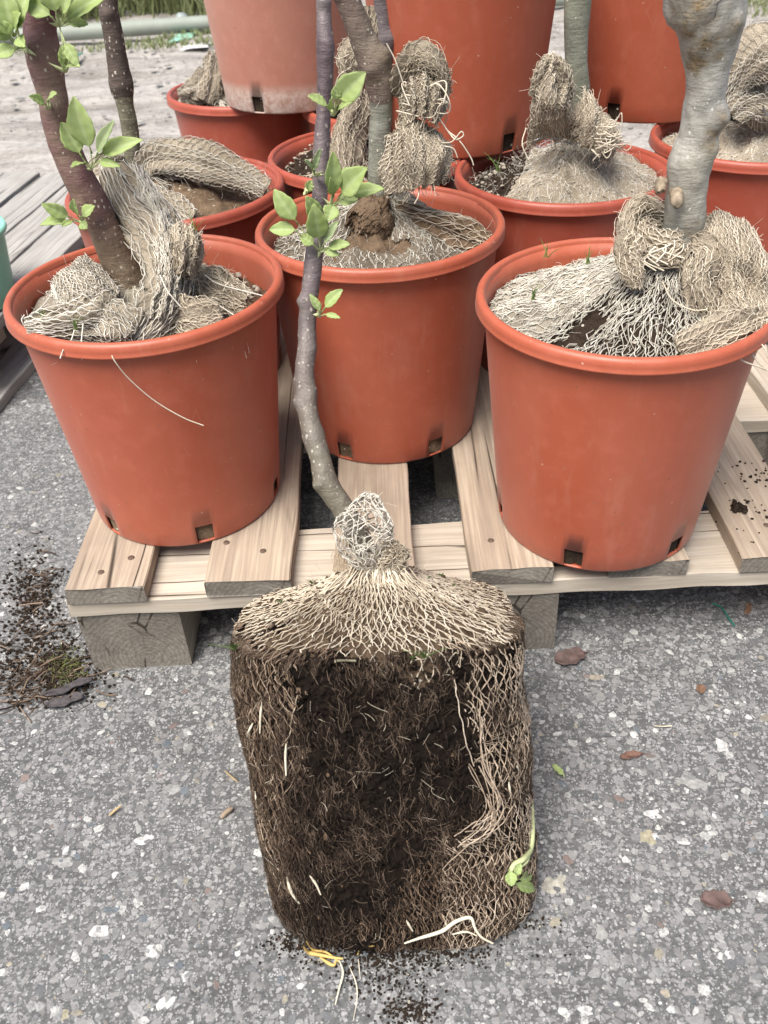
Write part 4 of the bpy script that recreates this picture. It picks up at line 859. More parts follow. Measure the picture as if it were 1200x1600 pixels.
sheet(G, BKG, [[(912, 140, 1.32), (905, 175, 1.29), (898, 218, 1.29)], [(925, 150, 1.29), (925, 190, 1.255), (915, 228, 1.26)], [(945, 175, 1.30), (950, 205, 1.26), (940, 242, 1.25)], [(960, 200, 1.31), (968, 225, 1.28), (958, 250, 1.27)]], 113, wr=.008)
roll(G, BKG, [(893, 205, 1.29, .010), (915, 190, 1.28, .013), (940, 225, 1.265, .010)], 114, nu=20, nv=10)
r = np.random.default_rng(8)
for k in range(22):
    a, b_ = r.uniform(925, 965), r.uniform(195, 245); loose_yarn(G, [(a, b_, 1.25), (a + r.normal(8, 8), b_ + r.normal(0, 8), 1.24), (a + r.normal(12, 10), b_ + r.normal(8, 10), 1.24), (a + r.normal(-2, 8), b_ + r.normal(4, 6), 1.245)], .0008, r.uniform(.5, 1))
for pts in ([(822, 200, 1.29), (816, 225, 1.27), (826, 250, 1.26)], [(935, 178, 1.27), (948, 168, 1.26)], [(940, 195, 1.26), (958, 190, 1.26), (968, 182, 1.26)]): loose_yarn(G, pts)
G.build('burlap_tuft', YT, t); BKG.build('burlap_backing', CB, t)
G = Geo(); pebbles(G, scatter(SE, 50, .34, .58, .5, .97, 5), .0022, 3); G.build('perlite', PERL, t)
G = Geo(); sprig(G, 778, 268, 1.31, 6, .024, 4)
G = Geo(); loose_yarn(G, [(895, 226, 1.285), (870, 216, 1.28), (852, 222, 1.28), (840, 228, 1.28), (834, 222, 1.28), (845, 216, 1.28), (862, 222, 1.28)], .0006); loose_yarn(G, [(895, 226, 1.285), (875, 222, 1.278), (850, 230, 1.275), (838, 230, 1.28)], .0006); G.build('wire_tie', WIRE, t)

# ---- F: right edge
x, y = POTS['F']; t = tree('burlap-wrapped tree in the pot cut by the right picture edge', (x, y, ZP))
SF = mound(x, y, ZR, (.615, 1.46), ZR + .035, r0=.02, seed=26, wr=.004, pw=1.1, ze=-.026)
soil_body(t, x, y, ZP, SF, SOILB, 6)
trunk('trunk', [(1215, 170, 1.46, 34), (1225, 80, 1.46, 34), (1235, -80, 1.46, 34)], t, BK_GREEN, 9, rough=.02, n=40)
G, BKG = Geo(), Geo()
wrap(G, BKG, SF, 140, 14, 121, .0006, backing=False, ties=100, fz=300, warp=.7, lift=.003)
net(G, SF, 150, 36, 124, .00055, warp=.8, lift=.0036, two=True, sub=2)
P, F, u, v = surf_grid(SF, 120, 40); BKG.add(P + [0, 0, -.0026], F)
roll(G, BKG, [(1140, 165, 1.40, .008), (1152, 130, 1.40, .018), (1175, 105, 1.40, .026), (1205, 95, 1.40, .030), (1240, 110, 1.41, .02)], 122, nu=34, nv=20, ties=120, fz=80)
roll(G, BKG, [(1145, 185, 1.38, .010), (1165, 165, 1.39, .020), (1200, 160, 1.4, .024), (1230, 160, 1.4, .02)], 123, nu=30, nv=14)
G.build('burlap_netting', YW, t); BKG.build('burlap_backing', CB, t)
G = Geo(); loose_yarn(G, [(1192, 165, 1.37), (1196, 178, 1.37), (1206, 182, 1.37)], .0016); G.build('wire_tie', WIRE, t)

# ---- G, H, L and the farthest pot
x, y = POTS['G']; t = tree('burlap-peaked root ball in the back left pot under the faded stacked pot', (x, y, ZP))
SG = mound(x, y, ZR, (-.285, 1.945), ZR + .035, r0=.02, seed=27, wr=.004, pw=1.3, ze=-.026)
soil_body(t, x, y, ZP, SG, SOILB, 7)
G, BKG = Geo(), Geo()
wrap(G, BKG, SG, 80, 9, 131, .0008, backing=False, ties=400, fz=100, warp=1.2)
roll(G, BKG, [(318, 160, 1.86, .020), (325, 130, 1.88, .018), (330, 100, 1.90, .012), (332, 80, 1.91, .005)], 132, nu=24, nv=12)
roll(G, BKG, [(280, 150, 1.88, .010), (305, 140, 1.88, .020), (325, 115, 1.89, .014)], 133, nu=22, nv=10)
G.build('burlap_netting', YW, t); BKG.build('burlap_backing', CB, t)
x, y = POTS['H']; t = tree('grey trunk and burlap showing just behind the graft of the middle tree', (x, y, ZP))
SH = mound(x, y, ZR, (.0, 1.478), ZR + .035, r0=.02, seed=28, wr=.004, pw=1.0, ze=-.03)
soil_body(t, x, y, ZP, SH, SOILD, 8)
trunk('trunk', [(590, 230, 1.45, 28), (594, 150, 1.45, 30), (600, 70, 1.45, 36), (600, 40, 1.45, 30), (598, 0, 1.45, 29), (596, -60, 1.45, 30)], t, BK_BACK, 10, rough=.04, bumps=[(608, 62, 1.44, .012, .004)])
G, BKG = Geo(), Geo()
wrap(G, BKG, SH, 80, 10, 141, .0006, backing=False, ties=500, fz=200, warp=1.2, mask=lambda u, v: ~((ang(u) > 150) & (ang(u) < 215) & (v > .3)))
roll(G, BKG, [(530, 290, 1.36, .012), (538, 250, 1.38, .015), (545, 205, 1.40, .018), (560, 170, 1.41, .016), (568, 140, 1.42, .012)], 142, nu=26, nv=16, ties=120)
roll(G, BKG, [(552, 120, 1.42, .014), (548, 100, 1.42, .016), (556, 80, 1.43, .014), (572, 60, 1.44, .012), (575, 10, 1.45, .012)], 143, nu=24, nv=16, ties=120)
for pts in ([(545, 85, 1.41), (530, 92, 1.41), (520, 88, 1.41)], [(548, 105, 1.41), (530, 118, 1.4), (524, 135, 1.4)]): loose_yarn(G, pts)
G.build('burlap_netting', YT, t); BKG.build('burlap_backing', CB, t)
G = Geo(); pebbles(G, scatter(SH, 24, .42, .62, .5, .97, 5), .0022, 3); G.build('perlite', PERL, t)
for k, lab in (('L', 'root ball in the pot under the faded stacked pot, behind the purple stem'),):
    x, y = POTS[k]; t = tree(lab, (x, y, ZP)); SL = mound(x, y, ZR, (x, y), ZR - .01, r0=.01, seed=29, wr=.003, pw=1.0, ze=-.03)
    soil_body(t, x, y, ZP, SL, SOILB, 9); G, BKG = Geo(), Geo(); wrap(G, BKG, SL, 70, 9, 151, .0008, backing=False, ties=300, warp=1.2); G.build('burlap_netting', YW, t)
for i, (x, y, lab) in enumerate(((-.1342, 1.8458, 'soil filling the faded stacked pot'), (.1541, 1.5254, 'soil filling the stacked pot at top centre'), (.4874, 1.6609, 'soil filling the stacked pot at top right'))):
    t = thing('potting_soil', (x, y, ZT), lab, 'soil', 'soil in the stacked pots'); S_ = mound(x, y, ZT + PH, (x, y), ZT + PH - .02, r0=.005, seed=30 + i, ze=-.03); soil_body(t, x, y, ZT, S_, SOILD, 10 + i)


# ------------------------------------------------------------------ the unpotted tree: root ball on the asphalt, stem leaning over the pallet
def project(P):
    d = P - np.array([0, 0, CAM[3]]); z = d @ fw; return 600 + CAM[0] * (d @ rt) / z, 800 - CAM[0] * (d @ up) / z
C0, C1 = np.array([.001, .540, .0]), np.array([-.014, .657, .224]); KN = np.array([-.0095, .686, .268]); HS = .70
def SBALL(u, s):
    th = 2 * PI * u; s = np.clip(s, 0, 1); h = np.clip(s / HS, 0, 1); q = np.clip((s - HS) / (1 - HS), 0, 1)
    tilt = np.radians(3 + 24 * h); n = 3.6 - .2 * h; ca, sa = np.cos(th), np.sin(th)
    a = (.134 + .008 * h); b_ = .130 + .006 * h
    edge = 1 - .10 * np.clip(1 - h / .07, 0, 1) ** 2 - .012 * np.clip((h - .9) / .1, 0, 1) ** 2
    rad = edge * (1 - q * .90) * np.where(q > 0, 1 + .0 * q, 1)
    rp = ((np.abs(ca) + 1e-9) ** n + (np.abs(sa) + 1e-9) ** n) ** (-1 / n); ex = ca * rp * a * rad; ey = sa * rp * b_ * rad
    Cc = C0 * (1 - h)[..., None] + C1 * h[..., None]; Cc = Cc + (KN - C1) * (q ** 1.1)[..., None]
    P = Cc + np.stack([ex, ey * np.cos(tilt), -ey * np.sin(tilt)], -1)
    d = P - Cc; d /= np.linalg.norm(d, axis=-1, keepdims=True) + 1e-9
    P = P + d * ((.0024 * smooth_noise(P, 8, 77) + .0012 * smooth_noise(P, 40, 78)) * (1 - .6 * q))[..., None]
    z = P[..., 2]; P[..., 2] = np.where(z < .004, .0015 + .0025 * np.exp((z - .004) * 60), z)
    return P
tb = thing('apple_tree', (0, .57, 0), 'unpotted tree with net-wrapped root ball on the asphalt and purple stem across the pallet', 'tree', None)
P, F, u, v = surf_grid(SBALL, 420, 260); nn = normals(SBALL, u, v)
P = P - nn * (.0032 + .0016 * smooth_noise(P, 70, 5) + .0018 * smooth_noise(P, 190, 6) + .0012 * smooth_noise(P, 420, 8))[:, None]
P[:, 2] = np.maximum(P[:, 2], .001)
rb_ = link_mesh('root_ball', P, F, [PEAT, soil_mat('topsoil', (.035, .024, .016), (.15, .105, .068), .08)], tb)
BALLF = (P, F, rb_)
xb = np.array([[1030, 728], [1120, 738], [1200, 752], [1262, 772], [1285, 752], [1310, 705], [1345, 672], [1400, 620], [1440, 590], [1500, 560]], float)
xl = np.array([[1010, 500], [1060, 470], [1150, 468], [1250, 452], [1330, 470], [1420, 440], [1500, 430]], float)
def bare(P, fuzzy=14, seed=3, grow=0):
    px, py = project(P); k = fuzzy * smooth_noise(P, 25, seed) + fuzzy * .6 * smooth_noise(P, 90, seed + 1)
    front = (P[..., 1] < .70)
    R_ = np.interp(py, xb[:, 0], xb[:, 1]); L_ = np.interp(py, xl[:, 0], xl[:, 1])
    top = 1035 - 25 * ((px - 600) / 200) ** 2
    return front & (px + k < R_ + grow) & (px + k > L_ - grow) & (py + k > top - grow) & (py < 1520)
def mk(fn): return lambda u, s: fn(SBALL(u, s))
G = Geo()
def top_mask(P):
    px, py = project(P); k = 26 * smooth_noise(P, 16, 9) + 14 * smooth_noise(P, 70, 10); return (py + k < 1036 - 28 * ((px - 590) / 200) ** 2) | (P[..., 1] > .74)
STOP = lambda u, v: SBALL(u, 1 - v * .62)
net(G, STOP, 156, 44, 201, .00056, mask=lambda u, v: top_mask(STOP(u, v)), warp=.9, lift=.0010, jit=.0002, sub=2, two=True)
net(G, lambda u, v: SBALL(u, 1 - v * (.20 + .10 * np.sin(9 * u))), 150, 14, 202, .00045, warp=1.6, lift=.0018, jit=.0003, sub=2, amp=.3)
cross_ties(G, STOP, 150, 26, 203, .0004, 90, mask=lambda u, v: top_mask(STOP(u, v)))
fuzz(G, STOP, 500, 204, .010)
G.build('burlap_netting', YC, tb)
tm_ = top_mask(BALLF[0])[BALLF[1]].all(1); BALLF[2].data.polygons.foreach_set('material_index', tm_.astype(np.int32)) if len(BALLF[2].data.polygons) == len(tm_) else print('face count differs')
G = Geo()
def side_mask(P):
    px, py = project(P); return ~top_mask(P) & ~bare(P) & ((px < 700) | (py > 1330))
def right_mask(P):
    px, py = project(P); return ~top_mask(P) & ~bare(P) & (px >= 690) 
net(G, SBALL, 250, 34, 211, .0005, mask=lambda u, v: side_mask(SBALL(u, v)), warp=1.4, lift=-.0004, amp=.36)
net(G, SBALL, 300, 70, 212, .00034, mask=lambda u, v: side_mask(SBALL(u, v)), warp=2.8, lift=.0004, sub=2, two=True)
G.build('burlap_netting', YB, tb)
G = Geo(); pebbles(G, [p for p in SBALL(R.uniform(.58, .94, 2600), R.uniform(.01, .70, 2600))], .0012, 31); o = G.build('peat_crumbs', PEAT, tb); o['kind'] = 'stuff'
G = Geo()
net(G, SBALL, 246, 90, 213, .0005, mask=lambda u, v: right_mask(SBALL(u, v)), warp=1.0, lift=.0010, sub=2, two=True, jit=.0002)
net(G, SBALL, 130, 30, 214, .0003, mask=lambda u, v: right_mask(SBALL(u, v)), warp=2.6, lift=.0018, amp=.3)
G.build('burlap_netting', YR, tb)
G = Geo()
def left_mask(P):
    px, py = project(P); k = 16 * smooth_noise(P, 20, 51); return ~top_mask(P) & (P[..., 1] < .70) & (px < 462 + 1.3 * k) & (px > 360) & ((py < 1210 + 4 * k) | (px < 420 + k)) | (~bare(P) & (P[..., 1] < .70) & (px < 440) & (py > 1260 + 2 * k) & (py < 1400 + k))
net(G, SBALL, 200, 84, 215, .00042, mask=lambda u, v: left_mask(SBALL(u, v)), warp=1.1, lift=.0008, sub=2, two=True, jit=.0002)
G.build('burlap_netting', YM, tb)
# net pulled into a turned edge round the bare patch
G = Geo(); r = np.random.default_rng(12)
eb = [(726, 1045, .575), (734, 1110, .545), (750, 1190, .512), (768, 1255, .488), (752, 1290, .468), (715, 1312, .452), (680, 1345, .442), (640, 1395, .430)]
for k in range(16):
    o_ = r.normal(6, 10); pts = [(a + o_ + r.normal(0, 6), b_ + r.normal(0, 8), yy) for a, b_, yy in eb]
    i0 = r.integers(0, 4); i1 = i0 + r.integers(3, 5)
    q = catmull(np.array(arcade(pts[i0:i1])), 24)
    # lay it on the ball by snapping to the nearest surface sample
    Gd = G; uu = np.linspace(.60, .95, 160); ss = np.linspace(.02, HS, 160)
    if k == 0: UU, SS = np.meshgrid(uu, ss, indexing='ij'); BP = SBALL(UU, SS).reshape(-1, 3); BN = normals(SBALL, UU, SS).reshape(-1, 3); bpx, bqy = project(BP)
    qx, qy = project(q); ii = np.array([np.argmin((bpx - a) ** 2 + (bqy - b_) ** 2) for a, b_ in zip(qx, qy)])
    q = BP[ii] + BN[ii] * (.002 + .0015 * r.uniform()); q[1:-1] = (q[:-2] + q[1:-1] * 2 + q[2:]) / 4
    G.tubes(q, .0006, 3, t=r.uniform(.3, .9))
G.build('burlap_edge_yarns', YR, tb)
def on_ball(px, py, lift=.002):
    i = np.argmin((bpx - px) ** 2 + (bqy - py) ** 2); return BP[i] + BN[i] * lift
# fine feeding fibres matted over the peat
G = Geo(); r = np.random.default_rng(14); n = 15000
u = r.uniform(.56, .97, n * 2); s = r.uniform(.01, .70, n * 2); P0 = SBALL(u, s)
dens = smooth_noise(P0, 12, 31) * .8 + smooth_noise(P0, 30, 32) * .6
px, py = project(P0); dens += np.where(px < 500, .5, 0) + np.where((py > 1280) & (px < 520), .4, 0) + np.where(py > 1200, .15, 0)
k = dens > r.normal(.35, .5, n * 2); u, s = u[k], s[k]; n = len(u)
pxf, pyf = project(SBALL(u, s)); a = PI / 2 + r.normal(0, 1, n) * np.where(pxf < 520, .22, np.where(pyf > 1280, .9, .5)); L = r.uniform(.003, .016, n); tt = np.linspace(0, 1, 6)[None]; bend = r.normal(0, .7, n)[:, None]
aa = a[:, None] + bend * tt
du = np.cumsum(np.cos(aa), 1) / 6 * L[:, None] / .86; ds = np.cumsum(np.sin(aa), 1) / 6 * L[:, None] / .33
U, S_ = u[:, None] + du, np.clip(s[:, None] + ds, 0, 1); Pf = SBALL(U, S_) + normals(SBALL, U, S_) * (r.uniform(-.0006, .0022, (n, 1)) + .0015 * np.sin(PI * tt))[..., None]
G.tubes(Pf, .00014 * r.uniform(.6, 1.6, (n, 1)), 3, t=r.uniform(0, 1, n) ** 1.5); tag(G.build('matted_fibres', YF, tb), kind='stuff')
G = Geo(); fuzz(G, SBALL, 500, 15, .009, .00012, .004); tag(G.build('stray_fibres', YT, tb), kind='stuff')
# neck, gathered frill and the see-through loop above it
G, BKG = Geo(), Geo()
roll(G, BKG, [(548, 892, .668, .005), (570, 887, .668, .008), (600, 885, .668, .009), (632, 889, .668, .005)], 221, nu=16, nv=16, flat=.8, ties=60)
roll(G, BKG, [(598, 884, .665, .006), (614, 866, .668, .010), (622, 848, .675, .007)], 222, nu=18, nv=10, flat=.8)
r = np.random.default_rng(15)
for k in range(60):
    a = r.uniform(545, 640); loose_yarn(G, [(a, 888 + r.normal(0, 3), .664), (a + (a - 592) * .35 + r.normal(0, 4), 905 + r.normal(0, 4), .652), (a + (a - 592) * .9 + r.normal(0, 8), 928, .643)], .00075, r.uniform(.3, 1), 12)
for k in range(40):
    a = r.uniform(528, 548); loose_yarn(G, [(a, 850 + r.normal(0, 12), .70), (a + r.normal(-3, 4), 870, .69), (a + r.normal(-6, 6), 892, .675)], .0004, 0, 10)
G.build('burlap_neck', YC, tb); BKG.build('burlap_backing', CB, tb)
G = Geo()
SLp = rope_surface(arcade([(586, 888, .668, .010), (578, 866, .668, .021), (572, 838, .672, .025), (575, 806, .68, .021), (578, 784, .685, .013), (580, 771, .69, .003)]), .5, 231, .10)
net(G, SLp, 34, 12, 232, .0006, warp=1.0, lift=.0004, amp=.5, jit=.0004, sub=5); net(G, SLp, 14, 8, 233, .0006, warp=2.0, lift=.001, amp=.5, jit=.0006)
fuzz(G, SLp, 30, 235)
G.build('burlap_loop', YW, tb)
trunk('trunk', [(590, 905, .70, 34), (572, 862, .705, 36), (540, 800, .71, 37), (512, 757, .72, 36), (500, 715, .735, 33), (490, 680, .75, 32), (481, 645, .765, 31), (477, 610, .785, 34), (476, 575, .80, 31), (480, 540, .815, 30), (481, 505, .83, 29), (484, 460, .84, 28), (490, 410, .85, 28), (496, 360, .86, 26), (499, 310, .87, 25), (501, 260, .88, 24), (504, 210, .89, 25), (506, 160, .90, 24), (508, 110, .905, 25), (507, 60, .91, 25), (506, 5, .92, 22), (509, -60, .93, 22)], tb, BK_SLATE, 12,
      bumps=[(494, 607, .775, .008, .005), (465, 628, .77, .006, .004), (498, 757, .715, .006, .005), (487, 680, .745, .014, .003), (468, 470, .835, .006, .004), (515, 310, .86, .006, .004), (521, 75, .9, .01, .003), (506, 3, .915, .006, .004)], rough=.05, n=260)
shoot(tb, (521, 180), .885, [((526, 160), (569, 114), 34), ((514, 168), (483, 148), 15), ((524, 158), (528, 132), 13), ((522, 172), (516, 151), 15), ((527, 172), (547, 158), 11)], seed=11)
shoot(tb, (518, 322), .86, [((521, 308), (521, 240), 23), ((530, 306), (570, 263), 36, -.02), ((540, 304), (599, 293), 20, -.01), ((524, 318), (559, 310), 20), ((522, 318), (512, 345), 22), ((519, 306), (517, 280), 12)], seed=12)
shoot(tb, (491, 274), .865, [((491, 268), (499, 234), 8, -.01, 1), ((490, 268), (479, 250), 6, -.01, 1)], seed=13)
shoot(tb, (500, 392), .845, [((466, 350), (428, 297), 27), ((497, 345), (480, 308), 22), ((500, 378), (491, 322), 30, -.01), ((467, 360), (421, 358), 20), ((492, 384), (469, 367), 17), ((508, 388), (546, 380), 16), ((504, 384), (526, 346), 13, 0, 1), ((505, 392), (530, 398), 10), ((500, 372), (508, 350), 12)], seed=14)
shoot(tb, (497, 492), .825, [((505, 484), (533, 452), 17), ((501, 488), (485, 460), 10), ((506, 491), (531, 496), 7)], seed=15)
shoot(tb, (478, 300), .86, [((482, 300), (486, 282), 12)], seed=16)
# sprout on the right side of the ball
def on_cam(px, py, l):
    q = on_ball(px, py, 0); d = ray(px, py); d = d / np.linalg.norm(d); c_ = np.array([0, 0, CAM[3]]); return c_ + d * (np.linalg.norm(q - c_) - l)
G = Geo(); pts = [on_cam(828, 1252, .006), on_cam(831, 1290, .006), on_cam(829, 1325, .006), on_cam(818, 1342, .01), on_cam(804, 1350, .01), on_cam(797, 1362, .009)]
G.tubes(catmull(np.array(pts), 30), np.linspace(.0035, .0022, 30)[None], 8); G.tubes(catmull(np.array([on_cam(829, 1325, .006), on_cam(824, 1345, .01), on_cam(812, 1356, .006)]), 14), .0014, 6)
e = link_mesh('sprout', np.vstack(G.V), np.vstack(G.F), STEMG, tb)
for k, (b0, tp, wd) in enumerate((((796, 1358), (800, 1385), 17), ((800, 1378), (840, 1391), 16), ((808, 1375), (834, 1364), 14), ((804, 1370), (814, 1350), 10))):
    o = leaf_mesh('leaf', on_cam(*b0, .010), on_cam(*tp, .018), wd * .0006, LEAF, None, 90 + k, normal=(.1, -.6, .8)); o.parent = e
RM = ROOTW
def root(G, pxs, rad, lift=.0022, ground=False, n=24, t=.5):
    P = [atz(a, b_, .0035) if (ground and b_ > 1478) else on_cam(a, b_, lift * 1.5) for a, b_ in pxs]
    G = Geo(); G.tubes(catmull(np.array(P), n), np.concatenate([np.linspace(.35, 1, n // 3), np.linspace(1, .45, n - n // 3)])[None] * rad, 6, t=t); G.build('root', RM, tb)
G = Geo()
for pts, rad in (([(447, 1162), (446, 1185), (447, 1212)], .0013), ([(409, 1098), (407, 1120), (406, 1146)], .0011), ([(395, 1130), (389, 1142), (386, 1152)], .0012), ([(448, 1370), (453, 1388), (460, 1402), (468, 1412)], .0016), ([(484, 1368), (494, 1382), (501, 1398)], .0013), ([(399, 1236), (401, 1262)], .001), ([(795, 1222), (798, 1245)], .0012), ([(807, 1196), (811, 1204)], .001), ([(635, 1438), (645, 1455)], .0013)):
    root(G, pts, rad)
root(G, [(632, 1474), (655, 1466), (690, 1455), (712, 1440), (735, 1434), (742, 1450), (752, 1464), (770, 1474)], .0020, .004, True, 40)
root(G, [(706, 1460), (728, 1456), (745, 1462)], .0011, .004, True); root(G, [(700, 1450), (695, 1440)], .001)
root(G, [(530, 1500), (536, 1520), (530, 1545), (524, 1570)], .0013, .002, True); root(G, [(545, 1508), (556, 1535), (558, 1560), (552, 1595)], .0007, .002, True); root(G, [(560, 1498), (563, 1530)], .0006, .002, True)
RM = ROOTY
root(G, [(474, 1478), (482, 1488), (500, 1492), (520, 1496), (536, 1498)], .0022, .004, True, t=.2); root(G, [(478, 1470), (490, 1484), (510, 1488), (530, 1503)], .0015, .004, True); root(G, [(558, 1492), (568, 1480), (584, 1478)], .0015, .004, True); root(G, [(500, 1496), (520, 1508), (526, 1500)], .0018, .004, True)
G = Geo(); r = np.random.default_rng(3)
for (a, b_, n, h) in ((658, 985, 7, .028), (640, 960, 4, .012), (487, 912, 5, .012), (378, 985, 7, .022), (372, 1000, 5, .018), (440, 942, 3, .010), (690, 900, 5, .008), (670, 903, 5, .007), (708, 915, 4, .006)):
    b0 = on_ball(a, b_ + 12, .002) if b_ > 950 else at(a, b_, .66)
    G = Geo()
    for i in range(n):
        d = r.normal(0, .3, 2); Pq = np.array([b0, b0 + [d[0] * h * .5, -h * .25, h * .5], b0 + [d[0] * h * 1.1, -h * .5, h * .9]]); G.tubes(catmull(Pq, 8), np.linspace(.0008, .0002, 8)[None], 3, t=.15)
    G.build('grass_sprout', GRASS, tb)
# twig, bud scales and pebble caught in the net
G = Geo(); G.tubes(catmull(np.array([on_ball(521, 990, .004), on_ball(540, 1010, .003), on_ball(558, 1030, .003)]), 8), .0012, 5); G.build('caught_twig', BK_DARK, tb)

# soil crumbs fallen round the ball and on the pallet
G = Geo(); r = np.random.default_rng(44); pts = []
for (cx, cy, n, sx_, sy_) in ((640, 1490, 520, 80, 11), (470, 1474, 260, 28, 11), (800, 1440, 150, 28, 9), (640, 1580, 260, 22, 14), (600, 1520, 300, 45, 18)):
    for k in range(n): pts.append(atz(cx + r.normal(0, sx_), cy + r.normal(0, sy_), .0012))
pebbles(G, pts, .0010, 6); o = G.build('fallen_soil', SOILD); tag(o, 'dark peat crumbs fallen on the asphalt round the root ball', 'soil', kind='stuff')
G = Geo(); pts = []
for (cx, cy, n, s_) in ((1185, 742, 26, 14), (1165, 790, 10, 24), (1140, 730, 10, 18), (1190, 800, 8, 12), (1175, 840, 6, 12)):
    for k in range(n): pts.append(atz(cx + r.normal(0, s_), cy + r.normal(0, s_ * .7), ZD + .001))
pebbles(G, pts, .0016, 8); o = G.build('fallen_soil', SOILD); tag(o, 'dark soil crumbs sprinkled on the rightmost pallet boards', 'soil', kind='stuff')
G = Geo(); c0 = atz(1153, 792, ZD + .003); pebbles(G, [c0 + r.normal(0, 1, 3) * [.0055, .005, .0018] for k in range(46)], .0026, 9); o = G.build('soil_clod', SOILD); tag(o, 'heart-shaped clod of dark soil on the right pallet board', 'soil')
G = Geo(); pts = [atz(r.uniform(500, 1190), r.uniform(-1, 1), .01) for _ in range(1)]; pts = []
for k in range(40): pts.append(np.array([r.uniform(-.1, .45), r.uniform(.806, .815), ZD - TH + .0035]))

# ------------------------------------------------------------------ litter on the asphalt
def litter(name, label, cat, cpx, size, rot, m_, seed, curl=.25, asp=.5, lift=.004, thick=.0012):
    """a curled leaf or bark flake with a ragged outline"""
    c0 = atz(*cpx, 0.0); r = np.random.default_rng(seed); t = thing(name, c0, label, cat); nu, nv = 22, 11
    V = []
    for i in range(nu):
        for j in range(nv):
            a = -1 + 2 * i / (nu - 1); q = -1 + 2 * j / (nv - 1); wd = (1 - abs(a) ** 2.6) ** .55 * asp * (1 + .12 * math.sin(9 * a + seed) + .07 * math.sin(23 * a + seed))
            X = a * size / 2; Y = q * wd * size / 2; Z = lift + curl * size * (q * q * wd * .6 + .12 * a * a) + .03 * size * math.sin(5 * a + 3 * q + seed)
            V.append((c0[0] + X * math.cos(rot) - Y * math.sin(rot), c0[1] + X * math.sin(rot) + Y * math.cos(rot), max(.001, Z)))
    idx = np.arange(nu * nv).reshape(nu, nv); F = np.stack([idx[:-1, :-1], idx[1:, :-1], idx[1:, 1:], idx[:-1, 1:]], -1).reshape(-1, 4)
    tint = np.zeros((nu, nv)); tint[:, nv // 2] = 1 if m_ in (LEAF, LEAFP) else .3
    o = link_mesh('blade', V, F, m_, t, tint=tint.ravel()); md = o.modifiers.new('t', 'SOLIDIFY'); md.thickness = thick
    if name != 'bark_flake':
        G = Geo(); d = np.array([math.cos(rot), math.sin(rot), 0]); G.tubes(catmull(np.array([c0 + d * size * .46 + [0, 0, lift + .001], c0 + d * size * .56 + [0, 0, .004], c0 + d * size * .66 + [0, 0, .002]]), 6), .0007 + size * .008, 5); G.build('stalk', m_, t)
    return t
DRY = plain('dry_leaf', (.11, .075, .068), .8, .2, .4, 90); DRYR = plain('red_dry_leaf', (.15, .085, .065), .8, .2, .4, 90); BARKF = plain('bark_flake', (.075, .068, .07), .9, .2, .4, 120); DRYB = plain('brown_dry_leaf', (.17, .10, .065), .85, .2, .4, 90)
litter('fallen_leaf', 'large dull red-brown dead leaf beside the right pallet block', 'leaf', (890, 1031), .042, .35, DRY, 1, .25, .58)
litter('fallen_leaf', 'curled maroon dead leaf on the asphalt at lower right', 'leaf', (1118, 1410), .029, -.05, DRY, 2, .3, .62)
litter('fallen_leaf', 'small bright green leaf lying right of the root ball', 'leaf', (872, 1206), .015, -1.0, LEAF, 3, .3, .42)
litter('fallen_leaf', 'small reddish-brown curled leaf scrap right of the green leaf', 'leaf', (985, 1184), .025, .15, DRYR, 4, .5, .32)
litter('fallen_leaf', 'tiny brown leaf scrap on the asphalt above the pale stones at right', 'leaf', (1094, 1080), .013, 1.2, DRYB, 5, .5, .7)
litter('fallen_leaf', 'small dark red leaf scrap just below the root ball', 'leaf', (741, 1472), .018, .1, DRY, 6, .2, .6)
litter('fallen_leaf', 'brown scrap at the right under the pallet edge', 'leaf', (1168, 955), .022, 1.1, DRYB, 7, .4, .3)
litter('bark_flake', 'long dark grey curled bark strip at the left, lower piece', 'bark', (104, 1100), .045, .32, BARKF, 8, .35, .3, .006, .0025)
litter('bark_flake', 'thin dark grey bark strip lying on the lower piece by the left block', 'bark', (112, 1084), .060, .45, BARKF, 9, .35, .17, .012, .002)
G = Geo(); P = [atz(a, b_, .003) for a, b_ in ((1112, 942), (1128, 950), (1138, 965), (1148, 978))]; G.tubes(catmull(np.array(P), 16), .0013, 5); tag(G.build('string', TEAL), 'short teal plastic string on the asphalt right of the pallet block', 'string')
G = Geo(); P = [atz(a, b_, .003) for a, b_ in ((1022, 1134), (1036, 1135), (1050, 1134))]; G.tubes(catmull(np.array(P), 8), .0007, 4); tag(G.build('straw', ROOTW), 'short pale straw on the asphalt at right', 'straw')
STRAW = plain('straw', (.36, .28, .16), .9, .2, .3, 60)
def straw(px, rad, label, m_=STRAW):
    G = Geo(); G.tubes(catmull(np.array([atz(a, b_, .003 + .002 * k) for k, (a, b_) in enumerate(px)]), 10), np.array([[.5, .9, 1, 1, 1, 1, 1, .9, .7, .4]]) * rad, 6); tag(G.build('wood_splinter', m_), label, 'splinter')
straw([(170, 1275), (180, 1266), (190, 1258)], .0016, 'pale wood splinter on the asphalt at lower left'); straw([(345, 1278), (355, 1268), (364, 1262)], .003, 'brown wood splinter left of the root ball', plain('w2', (.22, .17, .12)))
straw([(352, 1205), (362, 1214), (372, 1222)], .0012, 'thin tan splinter left of the root ball')
